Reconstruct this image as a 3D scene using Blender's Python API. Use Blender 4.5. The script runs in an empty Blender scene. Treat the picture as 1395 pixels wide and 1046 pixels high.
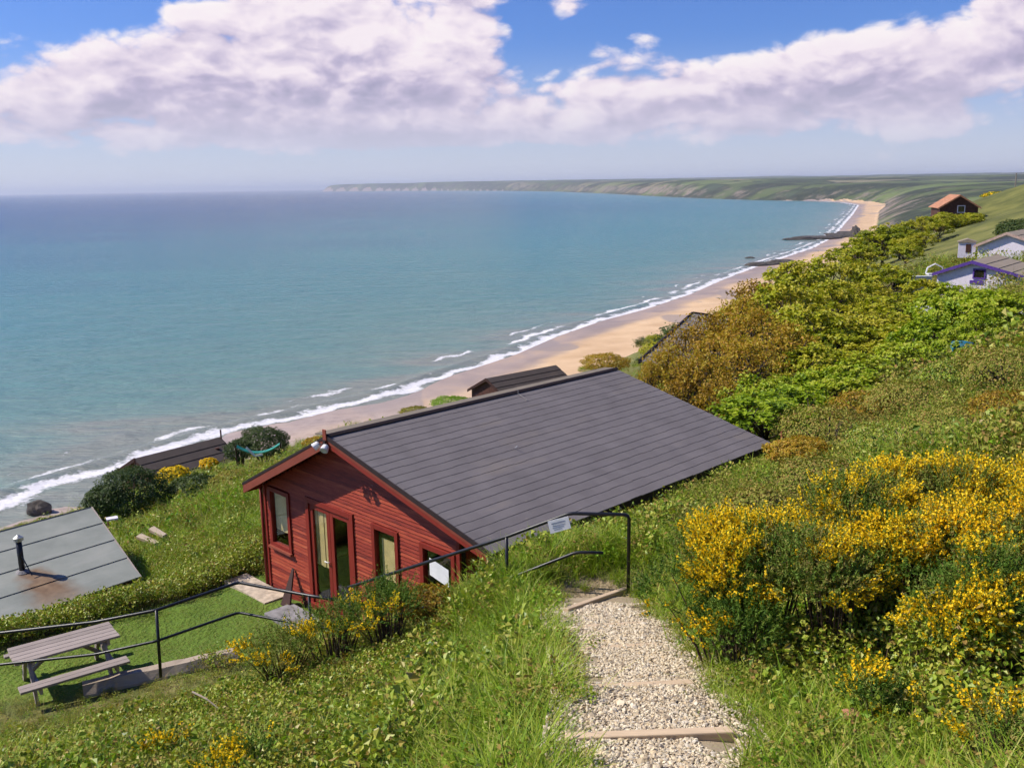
import bpy, bmesh, math, random
import numpy as np
from mathutils import Vector, Matrix

random.seed(7)
rng = np.random.default_rng(11)
R = math.radians
scene = bpy.context.scene
col = scene.collection

# ------------------------------------------------------------------ camera
CAM_Z = 50.0
F_PX, IMG_W, IMG_H = 1285.5, 1395.0, 1046.0
PITCH, ROLL = R(11.875), R(0.93)
_r = Vector((1, 0, 0)); _u = Vector((0, math.sin(PITCH), math.cos(PITCH))); _f = Vector((0, math.cos(PITCH), -math.sin(PITCH)))
_right = _r * math.cos(ROLL) - _u * math.sin(ROLL)
_up = _r * math.sin(ROLL) + _u * math.cos(ROLL)
cd = bpy.data.cameras.new('camera'); cam = bpy.data.objects.new('camera', cd); col.objects.link(cam)
cd.sensor_fit = 'HORIZONTAL'; cd.sensor_width = 36.0; cd.lens = 36.0 * F_PX / IMG_W
cd.clip_start = 0.1; cd.clip_end = 120000
cam.matrix_world = Matrix(((_right.x, _up.x, -_f.x, 0), (_right.y, _up.y, -_f.y, 0), (_right.z, _up.z, -_f.z, CAM_Z), (0, 0, 0, 1)))
scene.camera = cam

# ------------------------------------------------------------------ sun, sky, exposure
SUN_AZ_VEC = Vector((-1.06, 0.10, 0)).normalized()
SUN_EL = R(46)
sun_dir = SUN_AZ_VEC * math.cos(SUN_EL) + Vector((0, 0, math.sin(SUN_EL)))
sl = bpy.data.lights.new('sun', 'SUN'); sl.energy = 4.9; sl.angle = R(0.53); sl.color = (1.0, 0.92, 0.79)
so = bpy.data.objects.new('sun', sl); col.objects.link(so); so.location = (0, 0, 120)
so.rotation_euler = sun_dir.to_track_quat('Z', 'Y').to_euler()

world = bpy.data.worlds.new('World'); scene.world = world; world.use_nodes = True
scene.view_settings.view_transform = 'Standard'; scene.view_settings.look = 'None'
scene.view_settings.exposure = 0.30; scene.view_settings.gamma = 1.0
scene.view_settings.use_curve_mapping = False
scene.cycles.max_bounces = 5; scene.cycles.diffuse_bounces = 2; scene.cycles.glossy_bounces = 2
scene.cycles.transmission_bounces = 4; scene.cycles.transparent_max_bounces = 6; scene.cycles.volume_bounces = 0; scene.cycles.use_adaptive_sampling = True; scene.cycles.adaptive_threshold = .04

class NT:
    """short-hand for building node trees"""
    def __init__(s, tree): s.t = tree; s.n = tree.nodes; s.l = tree.links
    def put(s, sock, v):
        if v is None: return
        if isinstance(v, bpy.types.NodeSocket): s.l.new(v, sock)
        elif isinstance(v, (tuple, list)):
            if len(v) == 3 and sock.type == 'RGBA': v = (*v, 1)
            sock.default_value = v
        else: sock.default_value = v
    def node(s, typ, ins=(), out=0, **props):
        nd = s.n.new(typ)
        for k, v in props.items(): setattr(nd, k, v)
        items = ins.items() if isinstance(ins, dict) else enumerate(ins)
        for k, v in items: s.put(nd.inputs[k], v)
        return nd.outputs[out]
    def math(s, op, a, b=None, c=None, clamp=False):
        return s.node('ShaderNodeMath', [x for x in (a, b, c) if x is not None], operation=op, use_clamp=clamp)
    def vmath(s, op, a, b=None, out=0):
        return s.node('ShaderNodeVectorMath', [x for x in (a, b) if x is not None], out=out, operation=op)
    def noise(s, vec, scale, detail=4, rough=.55, dist=0.0, out=0):
        return s.node('ShaderNodeTexNoise', {'Vector': vec, 'Scale': scale, 'Detail': detail, 'Roughness': rough, 'Distortion': dist}, out=out)
    def ramp(s, fac, stops, interp='LINEAR'):
        nd = s.n.new('ShaderNodeValToRGB'); nd.color_ramp.interpolation = interp
        cr = nd.color_ramp
        while len(cr.elements) > 1: cr.elements.remove(cr.elements[-1])
        cr.elements[0].position = stops[0][0]; cr.elements[0].color = (*stops[0][1], 1)
        for p, c in stops[1:]:
            e = cr.elements.new(p); e.color = (*c, 1)
        s.put(nd.inputs[0], fac); return nd.outputs[0]
    def mapr(s, v, a, b, c=0.0, d=1.0, smooth=True):
        return s.node('ShaderNodeMapRange', {'Value': v, 'From Min': a, 'From Max': b, 'To Min': c, 'To Max': d}, interpolation_type='SMOOTHSTEP' if smooth else 'LINEAR')
    def mix(s, fac, a, b, blend='MIX'):
        nd = s.n.new('ShaderNodeMix'); nd.data_type = 'RGBA'; nd.blend_type = blend
        s.put(nd.inputs[0], fac); s.put(nd.inputs[6], a); s.put(nd.inputs[7], b); return nd.outputs[2]
    def bump(s, h, strength=.5, dist=.02):
        return s.node('ShaderNodeBump', {'Height': h, 'Strength': strength, 'Distance': dist})

def make_sky():
    t = NT(world.node_tree); t.n.clear()
    sky = t.n.new('ShaderNodeTexSky'); sky.sky_type = 'NISHITA'; sky.sun_disc = False
    sky.sun_elevation = SUN_EL; sky.sun_rotation = math.atan2(SUN_AZ_VEC.x, SUN_AZ_VEC.y)
    sky.altitude = 50; sky.air_density = 1.0; sky.dust_density = 0.6; sky.ozone_density = 2.2
    d = t.node('ShaderNodeTexCoord', out=0)
    sx = t.n.new('ShaderNodeSeparateXYZ'); t.l.new(d, sx.inputs[0])
    x, y, z = sx.outputs
    az = t.math('ARCTAN2', x, y)
    el = t.math('ARCSINE', z)
    # cloud field: heaped cumulus, a little wider than tall, the same all round the sky
    sc = t.node('ShaderNodeCombineXYZ', [x, y, t.math('MULTIPLY', z, 1.9)])
    warp = t.noise(sc, 9.0, 2, .5, out=1)
    p = t.vmath('ADD', sc, t.vmath('MULTIPLY', t.vmath('SUBTRACT', warp, (.5, .5, .5)), (.05, .05, .05)))
    def heap(v, k, sm_=.35):
        q = t.n.new('ShaderNodeTexVoronoi'); q.feature = 'F1'; t.l.new(v, q.inputs['Vector'])
        q.inputs['Scale'].default_value = k; q.inputs['Detail'].default_value = 2.0; q.inputs['Roughness'].default_value = .55; q.inputs['Lacunarity'].default_value = 2.3
        return q.outputs['Distance']
    def dens(v, k):
        a = t.noise(v, 4.2, 3, .5)
        b = t.noise(v, 15.0, k, .70)
        h = heap(v, 13.0)
        return t.math('ADD', t.math('MULTIPLY_ADD', b, .42, t.math('MULTIPLY', a, .80)), t.math('MULTIPLY', h, -.34))
    d0 = dens(p, 8)
    d1 = dens(t.vmath('ADD', p, (-.010, .0, .026)), 6)
    # where the cloud banks stand (azimuth, elevation, half widths, weight)
    px = lambda X: (X - 697.5) / 1285.5
    py = lambda X, Y: (264 - .0163 * X - Y) / 1285.5
    banks = [(300, 80, 210, 50, .30), (520, 95, 260, 85, .34), (560, 15, 200, 40, .30), (690, 150, 260, 42, .30), (150, 135, 190, 42, .30), (330, 160, 330, 36, .16), (1030, 125, 200, 40, .36), (1200, 115, 210, 46, .34), (1330, 45, 140, 58, .38),
             (1150, 12, 55, 18, .20), (868, 58, 30, 20, .22), (775, 25, 25, 12, .18), (70, 35, 150, 55, -.35), (960, 35, 120, 34, -.35), (800, 20, 70, 26, -.12), (1080, 185, 60, 12, .16), (1250, 182, 90, 16, .16), (250, 195, 400, 18, .20), (640, 188, 300, 18, .22), (1180, 170, 260, 20, .14)]
    bias = None; rise = None
    for X, Y, wx, wy, k in banks:
        u = t.math('MULTIPLY', t.math('SUBTRACT', az, px(X)), 1285.5 / wx)
        v = t.math('MULTIPLY', t.math('SUBTRACT', el, py(X, Y)), 1285.5 / wy)
        q = t.math('ADD', t.math('MULTIPLY', u, u), t.math('MULTIPLY', v, v))
        g = t.math('MULTIPLY', t.math('POWER', 2.718, t.math('MULTIPLY', q, -.7)), k)
        bias = g if bias is None else t.math('ADD', bias, g)
        if k > .14:
            gv = t.math('MULTIPLY', g, v); rise = gv if rise is None else t.math('ADD', rise, gv)
    den = t.math('ADD', d0, bias)
    mask = t.mapr(den, .555, .725)
    thick = t.mapr(den, .70, .98)
    light = t.math('MULTIPLY_ADD', t.math('SUBTRACT', d0, d1), 2.1, .64)
    light = t.math('MULTIPLY_ADD', rise, .85, light, clamp=True)
    light = t.math('SUBTRACT', light, t.math('MULTIPLY', thick, .16), clamp=True)
    ccol = t.ramp(light, [(0.0, (.40, .38, .55)), (.30, (.56, .50, .68)), (.55, (.78, .69, .82)), (.8, (.95, .85, .92)), (1.0, (1.0, .93, .95))])
    low = t.mapr(el, .02, .115, 1.0, 0.0)
    ccol = t.mix(t.math('MULTIPLY', low, .75), ccol, (.72, .70, .82))
    mask = t.math('MULTIPLY', mask, t.mapr(el, .0, .07, .30, 1.0))
    skyc = t.mix(1.0, sky.outputs[0], (.50, .74, 1.36), 'MULTIPLY')
    b1 = t.node('ShaderNodeBackground', {'Color': skyc, 'Strength': .080})
    b2 = t.node('ShaderNodeBackground', {'Color': ccol, 'Strength': .80})
    # pale sea air low down
    b3 = t.node('ShaderNodeBackground', {'Color': (.60, .615, .70), 'Strength': 1.0})
    m0 = t.node('ShaderNodeMixShader', [t.mapr(el, -.02, .15, .85, 0.0), b1, b3])
    ms = t.node('ShaderNodeMixShader', [mask, m0, b2])
    o = t.n.new('ShaderNodeOutputWorld'); t.l.new(ms, o.inputs[0])
make_sky()
world.cycles.sampling_method = 'MANUAL'; world.cycles.sample_map_resolution = 256

# ------------------------------------------------------------------ photograph geometry: pixel (1395 x 1046) + depth or height -> place in the world
def ray(px, py):
    return _right * ((px - IMG_W / 2) / F_PX) + _up * ((IMG_H / 2 - py) / F_PX) + _f
def at(px, py, d):
    return Vector((0, 0, CAM_Z)) + ray(px, py) * d
def on(px, py, z):
    v = ray(px, py); return Vector((0, 0, CAM_Z)) + v * ((z - CAM_Z) / v.z)

# ------------------------------------------------------------------ object helpers
def tag(o, label=None, cat=None, group=None, kind=None):
    if label: o['label'] = label
    if cat: o['category'] = cat
    if group: o['group'] = group
    if kind: o['kind'] = kind
    return o
def link(name, data, parent=None):
    o = bpy.data.objects.new(name, data); col.objects.link(o)
    if parent: o.parent = parent
    return o
def thing(name, label, cat, loc=(0, 0, 0), rz=0.0, group=None):
    o = link(name, None); o.location = loc; o.rotation_euler = (0, 0, rz); o.empty_display_size = .2
    return tag(o, label, cat, group)
def copy_tree(o, parent=None):
    c = o.copy(); col.objects.link(c); c.parent = parent
    for ch in o.children: copy_tree(ch, c)
    return c

class MB:
    """collects boxes, bars, tubes and polygons into one mesh"""
    def __init__(s): s.v = []; s.f = []; s.m = []
    def add(s, vs, fs, mi=0):
        b = len(s.v); s.v += [tuple(v) for v in vs]; s.f += [tuple(i + b for i in f) for f in fs]; s.m += [mi] * len(fs); return s
    def box(s, x0, x1, y0, y1, z0, z1, mi=0):
        return s.add([(x0, y0, z0), (x1, y0, z0), (x1, y1, z0), (x0, y1, z0), (x0, y0, z1), (x1, y0, z1), (x1, y1, z1), (x0, y1, z1)],
                     [(0, 3, 2, 1), (4, 5, 6, 7), (0, 1, 5, 4), (1, 2, 6, 5), (2, 3, 7, 6), (3, 0, 4, 7)], mi)
    def hexa(s, bot, top, mi=0):
        n = len(bot)
        return s.add(list(bot) + list(top), [tuple(range(n))[::-1], tuple(range(n, 2 * n))] + [(i, (i + 1) % n, n + (i + 1) % n, n + i) for i in range(n)], mi)
    def prism(s, poly, vec, mi=0):
        vec = Vector(vec); a = [Vector(p) for p in poly]
        return s.hexa(a, [p + vec for p in a], mi)
    def bar(s, a, b, w, h, up=(0, 0, 1), mi=0):
        a = Vector(a); b = Vector(b); d = (b - a).normalized(); u = Vector(up); sd = d.cross(u).normalized(); u = sd.cross(d)
        c = lambda p: [p + sd * w / 2 - u * h / 2, p + sd * w / 2 + u * h / 2, p - sd * w / 2 + u * h / 2, p - sd * w / 2 - u * h / 2]
        return s.hexa(c(a), c(b), mi)
    def tube(s, pts, rad, n=8, mi=0, caps=True):
        pts = [Vector(p) for p in pts]; rr = rad if isinstance(rad, (list, tuple)) else [rad] * len(pts)
        vs = []; prev = None
        for i, p in enumerate(pts):
            d = ((pts[min(i + 1, len(pts) - 1)] - pts[max(i - 1, 0)])).normalized()
            if prev is None:
                sd = d.cross(Vector((0, 0, 1))); sd = sd.normalized() if sd.length > 1e-3 else Vector((1, 0, 0))
            else: sd = (prev - d * prev.dot(d)).normalized()
            prev = sd; u = sd.cross(d)
            vs += [p + (sd * math.cos(2 * math.pi * k / n) + u * math.sin(2 * math.pi * k / n)) * rr[i] for k in range(n)]
        fs = [(i * n + k, i * n + (k + 1) % n, (i + 1) * n + (k + 1) % n, (i + 1) * n + k) for i in range(len(pts) - 1) for k in range(n)]
        if caps: fs += [tuple(range(n))[::-1], tuple(range((len(pts) - 1) * n, len(pts) * n))]
        return s.add(vs, fs, mi)
    def data(s, name, mats, smooth=False):
        me = bpy.data.meshes.new(name); me.from_pydata(s.v, [], s.f)
        for m in (mats if isinstance(mats, (list, tuple)) else [mats]): me.materials.append(m)
        if any(s.m): me.polygons.foreach_set('material_index', s.m)
        bm = bmesh.new(); bm.from_mesh(me); bmesh.ops.recalc_face_normals(bm, faces=bm.faces); bm.to_mesh(me); bm.free()
        me.polygons.foreach_set('use_smooth', [bool(smooth)] * len(me.polygons))
        me.update(); return me
    def build(s, name, mats, parent=None, smooth=False, kind=None, bevel=0):
        o = link(name, s.data(name, mats, smooth), parent)
        if kind: o['kind'] = kind
        if bevel:
            bv = o.modifiers.new('bevel', 'BEVEL'); bv.width = bevel; bv.segments = 2; bv.limit_method = 'ANGLE'
        return o

def mesh_np(name, verts, faces, mats, attrs=None, smooth=False, midx=None):
    """verts (n,3), faces (m,3|4) numpy -> mesh, fast"""
    me = bpy.data.meshes.new(name); k = faces.shape[1]; m = len(faces)
    me.vertices.add(len(verts)); me.vertices.foreach_set('co', np.ascontiguousarray(verts, dtype=np.float32).ravel())
    me.loops.add(m * k); me.loops.foreach_set('vertex_index', np.ascontiguousarray(faces, dtype=np.int32).ravel())
    me.polygons.add(m); me.polygons.foreach_set('loop_start', np.arange(0, m * k, k, dtype=np.int32))
    me.polygons.foreach_set('use_smooth', np.full(m, bool(smooth)))
    for mt in (mats if isinstance(mats, (list, tuple)) else [mats]): me.materials.append(mt)
    if midx is not None: me.polygons.foreach_set('material_index', np.asarray(midx, dtype=np.int32))
    me.update(calc_edges=True)
    for an, arr in (attrs or {}).items():
        if arr.ndim == 1:
            a = me.attributes.new(an, 'FLOAT', 'POINT'); a.data.foreach_set('value', np.ascontiguousarray(arr, dtype=np.float32))
        else:
            a = me.attributes.new(an, 'FLOAT_VECTOR', 'POINT'); a.data.foreach_set('vector', np.ascontiguousarray(arr, dtype=np.float32).ravel())
    return me

# ------------------------------------------------------------------ materials
def mat(name, fn):
    m = bpy.data.materials.new(name); m.use_nodes = True; t = NT(m.node_tree); t.n.clear()
    o = t.n.new('ShaderNodeOutputMaterial'); sh = fn(t)
    t.l.new(sh, o.inputs[0]); return m
def pbsdf(t, color, rough=.7, normal=None, spec=.3, **kw):
    ins = {'Base Color': color, 'Roughness': rough, 'Specular IOR Level': spec}
    if normal is not None: ins['Normal'] = normal
    ins.update(kw)
    return t.node('ShaderNodeBsdfPrincipled', ins)
def obj_co(t): return t.node('ShaderNodeTexCoord', out=3)
def plain(name, c, rough=.7, var=.18, scale=6, spec=.25, bump=.0, bscale=60, metal=0.0):
    def fn(t):
        co = obj_co(t)
        n = t.noise(co, scale, 5, .6)
        c2 = t.mix(t.mapr(n, .3, .7), tuple(x * (1 - var) for x in c), tuple(min(1, x * (1 + var)) for x in c))
        nm = t.bump(t.noise(co, bscale, 3), bump, .01) if bump else None
        return pbsdf(t, c2, rough, nm, spec, Metallic=metal)
    return mat(name, fn)
def wood(name, c, axis=0, var=.3, rough=.75, stretch=14, scale=5.0, bump=.25):
    def fn(t):
        co = obj_co(t); sc = [stretch, stretch, stretch]; sc[axis] = 1.0
        v = t.vmath('MULTIPLY', co, tuple(sc))
        g = t.noise(v, scale, 6, .62, .3); big = t.noise(co, 2.2, 3, .6)
        f = t.math('MULTIPLY_ADD', big, .45, t.math('MULTIPLY', g, .6))
        cc = t.ramp(f, [(.3, tuple(x * (1 - var) for x in c)), (.52, c), (.75, tuple(min(1, x * (1 + var)) for x in c))])
        rnd = t.node('ShaderNodeObjectInfo', out=5)
        cc = t.mix(.35, cc, t.mix(rnd, tuple(x * .6 for x in c), tuple(min(1, x * 1.35) for x in c)))
        return pbsdf(t, cc, rough, t.bump(g, bump, .006), .2)
    return mat(name, fn)

# ------------------------------------------------------------------ coastline and terrain
def sm(x, a, b):
    t = np.clip((x - a) / (b - a), 0, 1); return t * t * (3 - 2 * t)
_perm = np.random.default_rng(5).random((256, 256))
def vnoise(x, y, s):
    x = np.asarray(x) / s + 1000.37; y = np.asarray(y) / s + 1000.71
    xi = np.floor(x).astype(int); yi = np.floor(y).astype(int); fx = x - xi; fy = y - yi
    fx = fx * fx * (3 - 2 * fx); fy = fy * fy * (3 - 2 * fy)
    g = lambda a, b: _perm[a % 256, b % 256]
    return (g(xi, yi) * (1 - fx) + g(xi + 1, yi) * fx) * (1 - fy) + (g(xi, yi + 1) * (1 - fx) + g(xi + 1, yi + 1) * fx) * fy
def fbm(x, y, s, o=4):
    r = 0; a = .5
    for i in range(o): r = r + a * vnoise(x + 17.3 * i, y - 9.1 * i, s / 2 ** i); a *= .5
    return r

coast = [on(px, py, 0) for px, py in [(0, 690), (100, 656), (200, 623), (300, 593), (400, 570), (500, 548), (560, 532), (620, 510), (700, 484), (760, 458), (820, 437), (880, 421), (940, 401),
         (985, 381), (1030, 364), (1075, 349), (1108, 338), (1138, 322), (1150, 306), (1158, 297), (1163, 291)]]
def far(px, d):
    v = ray(px, 252.6); return Vector((v.x, v.y, 0)) * d
coast += [far(px, d) for px, d in [(1172, 1900), (1150, 2150), (1110, 2350), (1040, 2550), (960, 3000), (900, 3600), (820, 5200), (760, 7000), (690, 9000), (600, 11500), (520, 13500), (440, 15000)]]
CX = np.array([p.x for p in coast]); CY = np.array([p.y for p in coast])
# the coast goes on behind the camera on the left, and round the headland
d0 = Vector((CX[0] - CX[3], CY[0] - CY[3])).normalized()
CX = np.concatenate([[CX[0] + d0.x * 3000 - 0, CX[0] + d0.x * 150], CX, [far(470, 17500).x, far(900, 22000).x, 42000, 42000, 5000]])
CY = np.concatenate([[CY[0] + d0.y * 3000, CY[0] + d0.y * 150], CY, [far(470, 17500).y, far(900, 22000).y, 20000, -9000, -9000]])
def inland(x, y):
    """signed distance to the waterline, positive on land"""
    x = np.asarray(x, float).ravel(); y = np.asarray(y, float).ravel()
    best = np.full(x.shape, 1e12); ins = np.zeros(x.shape, bool); n = len(CX)
    for i in range(n):
        ax, ay, bx, by = CX[i], CY[i], CX[(i + 1) % n], CY[(i + 1) % n]
        dx, dy = bx - ax, by - ay; L = dx * dx + dy * dy
        t = np.clip(((x - ax) * dx + (y - ay) * dy) / L, 0, 1)
        dd = (x - ax - t * dx) ** 2 + (y - ay - t * dy) ** 2
        best = np.minimum(best, dd)
        cond = (ay > y) != (by > y)
        with np.errstate(divide='ignore', invalid='ignore'):
            xi = (bx - ax) * (y - ay) / (by - ay) + ax
        ins ^= cond & (x < xi)
    return np.where(ins, 1, -1) * np.sqrt(best)

def coastal(x, y, D=None):
    """beach, cliff slope and plateau from the distance inland"""
    if D is None: D = inland(x, y)
    r = np.hypot(x, y)
    Wb = 26 + 26 * sm(r, 110, 260) - 18 * sm(r, 450, 800) + 12 * sm(r, 1500, 1900) * (1 - sm(r, 2200, 2500)) - 70 * sm(r, 2300, 2700)
    Wb = np.maximum(Wb, 2.0); zb = np.where(D > 0, .045 * np.minimum(D, Wb), np.maximum(.05 * D, -6))
    e = np.maximum(D - Wb, 0)
    big = fbm(x, y, 900, 4); small = fbm(x, y, 160, 4)
    e2 = e * (.75 + .6 * small)
    top = np.interp(r, [0, 250, 700, 1500, 2400, 3000, 3600, 5500, 9000, 12500, 26000], [47, 47, 43, 38, 37, 44, 56, 60, 74, 104, 110])
    kk = np.interp(r, [0, 250, 700, 1500], [85, 85, 80, 55])
    cliff = top * (.86 + .30 * big) ** sm(r, 250, 700) * (1 - np.exp(-(e2 / kk) ** (1.0 + .6 * (1 - sm(r, 250, 500)))))
    return zb + cliff + (small - .47) * 7 * sm(e, 5, 60) * sm(r, 250, 700)

# near ground: control points (pixel x, pixel y, depth, plant height above the soil)
CTRL = [(885, 1006, 6.6, 0), (820, 820, 11.7, 0),
        (0, 1046, 8.6, .3), (150, 1046, 8.1, .3), (300, 1046, 7.6, .3), (480, 1046, 7.2, .3), (620, 1046, 6.9, .25), (720, 1040, 6.8, .12),
        (120, 1000, 10.7, .3), (300, 960, 10.6, .3), (450, 930, 10.2, .3), (600, 930, 9.6, .3), (720, 930, 8.8, .25), (500, 980, 8.9, .3),
        (700, 850, 10.9, .25), (620, 838, 11.9, .3), (560, 832, 12.6, .3), (480, 842, 12.8, .3), (400, 892, 12.9, .3), (300, 938, 13.0, .25), (220, 952, 13.0, .15), (100, 995, 12.8, .2), (0, 1015, 12.6, .2),
        (690, 790, 12.2, .15), (760, 760, 12.0, .3), (860, 735, 11.9, .25), (640, 788, 12.9, .25),
        (1000, 1046, 6.0, .1), (1090, 1046, 5.7, .15), (1230, 1046, 5.3, .3), (1395, 1046, 4.9, .3), (960, 900, 8.9, .2), (1050, 960, 7.2, .2), (1200, 900, 7.4, .5), (1395, 900, 6.4, .5), (1200, 760, 9.0, .7), (1395, 760, 8.0, .6),
        (930, 800, 10.6, .2), (920, 720, 12.5, .3), (1000, 665, 15.5, .3), (1060, 632, 19.2, .3), (1120, 590, 20.5, .3), (1050, 740, 11.4, .4), (1200, 640, 13.2, .4), (1395, 620, 11.5, .4), (1300, 560, 16.5, .4), (1395, 510, 18.5, .4), (1180, 560, 20.5, .4)]
near = [at(px, py, d) - Vector((0, 0, CAM_Z + v)) for px, py, d, v in CTRL]
near += [Vector(p) for p in [(0.8, 0.6, -1.75), (-1.5, .6, -2.0), (3, .6, -1.2), (.9, 3, -2.85), (-2.2, 3, -3.2), (3.4, 3, -2.3), (-5, 3, -4.2), (-9, 6, -5.6), (7, 3, -1.0), (10, 9, -2.0), (.8, -3, -.8), (-8, -3, -3.0), (8, -4, .5)]]
LAWN = -8.12
def lw(px, py): p = on(px, py, CAM_Z + LAWN); return Vector((p.x, p.y, LAWN))
near += [lw(*p) for p in [(110, 925), (20, 925), (200, 895), (320, 868), (400, 838), (0, 880), (150, 838), (260, 812), (350, 788), (90, 880), (230, 850), (340, 830), (440, 838)]]
near += [Vector(p) for p in [(-2.7, 16.2, LAWN), (-4.5, 17.3, LAWN), (-6.3, 20.5, LAWN - .15), (-4.0, 22.0, LAWN - .2), (-1.0, 21, LAWN), (0.5, 17.5, -7.6), (2.6, 20.6, -7.4), (0.6, 13.9, -5.75), (2.4, 15.4, -5.7), (4.2, 17.2, -5.75), (5.8, 19.1, -6.0), (-.7, 14.1, -6.6), (-1.6, 14.4, -7.4), (-12, 12.5, -8.4), (-16, 15, -9.2), (-11, 9, -7.0)]]
# bank beyond the lawn, the falling ground with the huts, the brow above the beach
near += [at(px, py, d) - Vector((0, 0, CAM_Z + v)) for px, py, d, v in [
        (0, 868, 17.6, .25), (120, 826, 18.6, .3), (240, 792, 19.6, .35), (330, 760, 20.6, .35), (205, 790, 21.5, .2), (150, 790, 22.5, .4), (250, 740, 23.5, .3), (330, 690, 25.5, .3), (200, 730, 26, .3), (355, 668, 25.8, .3), (170, 708, 33, .3), (300, 655, 34, .3), (250, 665, 38, .3), (240, 648, 52, .3), (330, 628, 46, .3), (420, 606, 45, .3),
        (470, 590, 46, .3), (590, 556, 52, .35), (700, 541, 58, .4), (810, 506, 60, .5), (90, 705, 48, .3), (0, 720, 42, .3), (880, 500, 52, .7), (900, 530, 36, .6), (960, 455, 62, 1.0)]]
near += [at(px, py, d) - Vector((0, 0, CAM_Z + v)) for px, py, d, v in [
        (1000, 560, 27, 1.2), (1100, 540, 27, 1.2), (1250, 520, 25, .8), (1395, 470, 24, .6), (1000, 460, 44, 2.6), (1150, 470, 36, 2.2), (1300, 450, 36, 1.5), (1395, 440, 33, 1.2), (1100, 400, 60, 2.8), (1250, 385, 58, 2.2), (1395, 375, 56, 1.0),
        (1060, 385, 80, 2.6), (1170, 340, 100, 2.6), (1250, 320, 100, 2.0), (1330, 300, 105, .6), (1395, 275, 115, .4), (1395, 254, 150, 0), (1340, 270, 142, 0), (1300, 285, 130, .3), (1250, 305, 130, .6), (1500, 240, 150, 0), (1395, 330, 75, .5), (1280, 345, 78, 1.0)]]
# beyond the brow the ground falls away under the line of sight to the beach, then follows the coast
BROW = [(0, 722), (100, 700), (200, 668), (300, 640), (400, 606), (500, 588), (600, 550), (700, 532), (800, 494), (880, 470), (950, 430)]
for bx, by in BROW:
    v = ray(bx, by + 6)
    for rr_ in (75, 95, 120, 150):
        h = math.hypot(v.x, v.y); p = v * (rr_ / h)
        zc = float(coastal(np.array([p.x]), np.array([p.y]))[0]) - CAM_Z
        near.append(Vector((p.x, p.y, min(zc, p.z - .025 * rr_) if rr_ < 140 else min(zc, p.z))))
for bx in range(-400, 1900, 150):
    v = ray(bx, 300); h = math.hypot(v.x, v.y)
    for rr_ in (210, 270):
        X_, Y_ = v.x / h * rr_, v.y / h * rr_
        near.append(Vector((X_, Y_, float(coastal(np.array([X_]), np.array([Y_]))[0]) - CAM_Z)))
NP_ = np.array([p[:] for p in near])
_pr = np.hypot(NP_[:, 0], NP_[:, 1]); _pu = np.log(_pr + 2.0) * 1.3; _pv = np.arctan2(NP_[:, 0], NP_[:, 1] + 4.0)
_pt = NP_[:, 2] / (_pr + 2.0)
def _tps(): 
    n = len(_pu); P = np.stack([_pu, _pv], 1)
    d = np.hypot(_pu[:, None] - _pu[None], _pv[:, None] - _pv[None])
    K = np.where(d > 0, d * d * np.log(np.maximum(d, 1e-9)), 0) + np.eye(n) * 2e-4
    A = np.zeros((n + 3, n + 3)); A[:n, :n] = K; A[:n, n] = 1; A[:n, n + 1:] = P; A[n, :n] = 1; A[n + 1:, :n] = P.T
    return np.linalg.solve(A, np.concatenate([_pt, [0, 0, 0]]))
_tw = _tps()
def near_h(x, y):
    x = np.asarray(x, float).ravel(); y = np.asarray(y, float).ravel()
    r = np.hypot(x, y); u = np.log(r + 2.0) * 1.3; v = np.arctan2(x, y + 4.0); n = len(_pu)
    out = np.empty(len(x))
    for a in range(0, len(x), 20000):
        s = slice(a, a + 20000)
        d2 = (u[s, None] - _pu) ** 2 + (v[s, None] - _pv) ** 2
        out[s] = (np.where(d2 > 0, .5 * d2 * np.log(np.maximum(d2, 1e-18)), 0) @ _tw[:n]) + _tw[n] + u[s] * _tw[n + 1] + v[s] * _tw[n + 2]
    return out * (r + 2.0) + CAM_Z

# the gravel path: a line of steps falling away from the camera
def path_z(Y): return CAM_Z - (2.1 + .27 * Y)
def on_path(px, py):
    v = ray(px, py); d = -2.1 / (v.z + .27 * v.y); p = v * d; return Vector((p.x, p.y, CAM_Z + p.z))
PATH_PX = [(893, 1006), (880, 934), (850, 881), (832, 851), (818, 822)]
PATH = [on_path(*p) for p in PATH_PX]
PATH = [PATH[0] + (PATH[0] - PATH[1]) * 2.4, PATH[0] + (PATH[0] - PATH[1]) * 1.2] + PATH + [PATH[4] + (PATH[4] - PATH[3]) * .35]
for p in PATH[:2]: p.z = path_z(p.y)
def path_near(x, y):
    """distance to the centre line, height of the line there and metres along it"""
    x = np.asarray(x, float).ravel(); y = np.asarray(y, float).ravel()
    best = np.full(x.shape, 1e9); hz = np.zeros(x.shape); al = np.zeros(x.shape); acc = 0
    for a, b in zip(PATH[:-1], PATH[1:]):
        dx, dy = b.x - a.x, b.y - a.y; L = dx * dx + dy * dy
        t = np.clip(((x - a.x) * dx + (y - a.y) * dy) / L, 0, 1)
        d = np.hypot(x - a.x - t * dx, y - a.y - t * dy); m = d < best
        best = np.where(m, d, best); hz = np.where(m, a.z + t * (b.z - a.z), hz); al = np.where(m, acc + t * math.sqrt(L), al); acc += math.sqrt(L)
    return best, hz, al
PATH_HALF = .56
# red cabin frame (local x along the front, y into the house)
CAB_O = Vector((-5.122, 18.597, CAM_Z - 7.991)); CAB_TH = -.786
def cab_local(x, y):
    dx = x - CAB_O.x; dy = y - CAB_O.y; c, s = math.cos(CAB_TH), math.sin(CAB_TH)
    return dx * c + dy * s, -dx * s + dy * c

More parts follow.
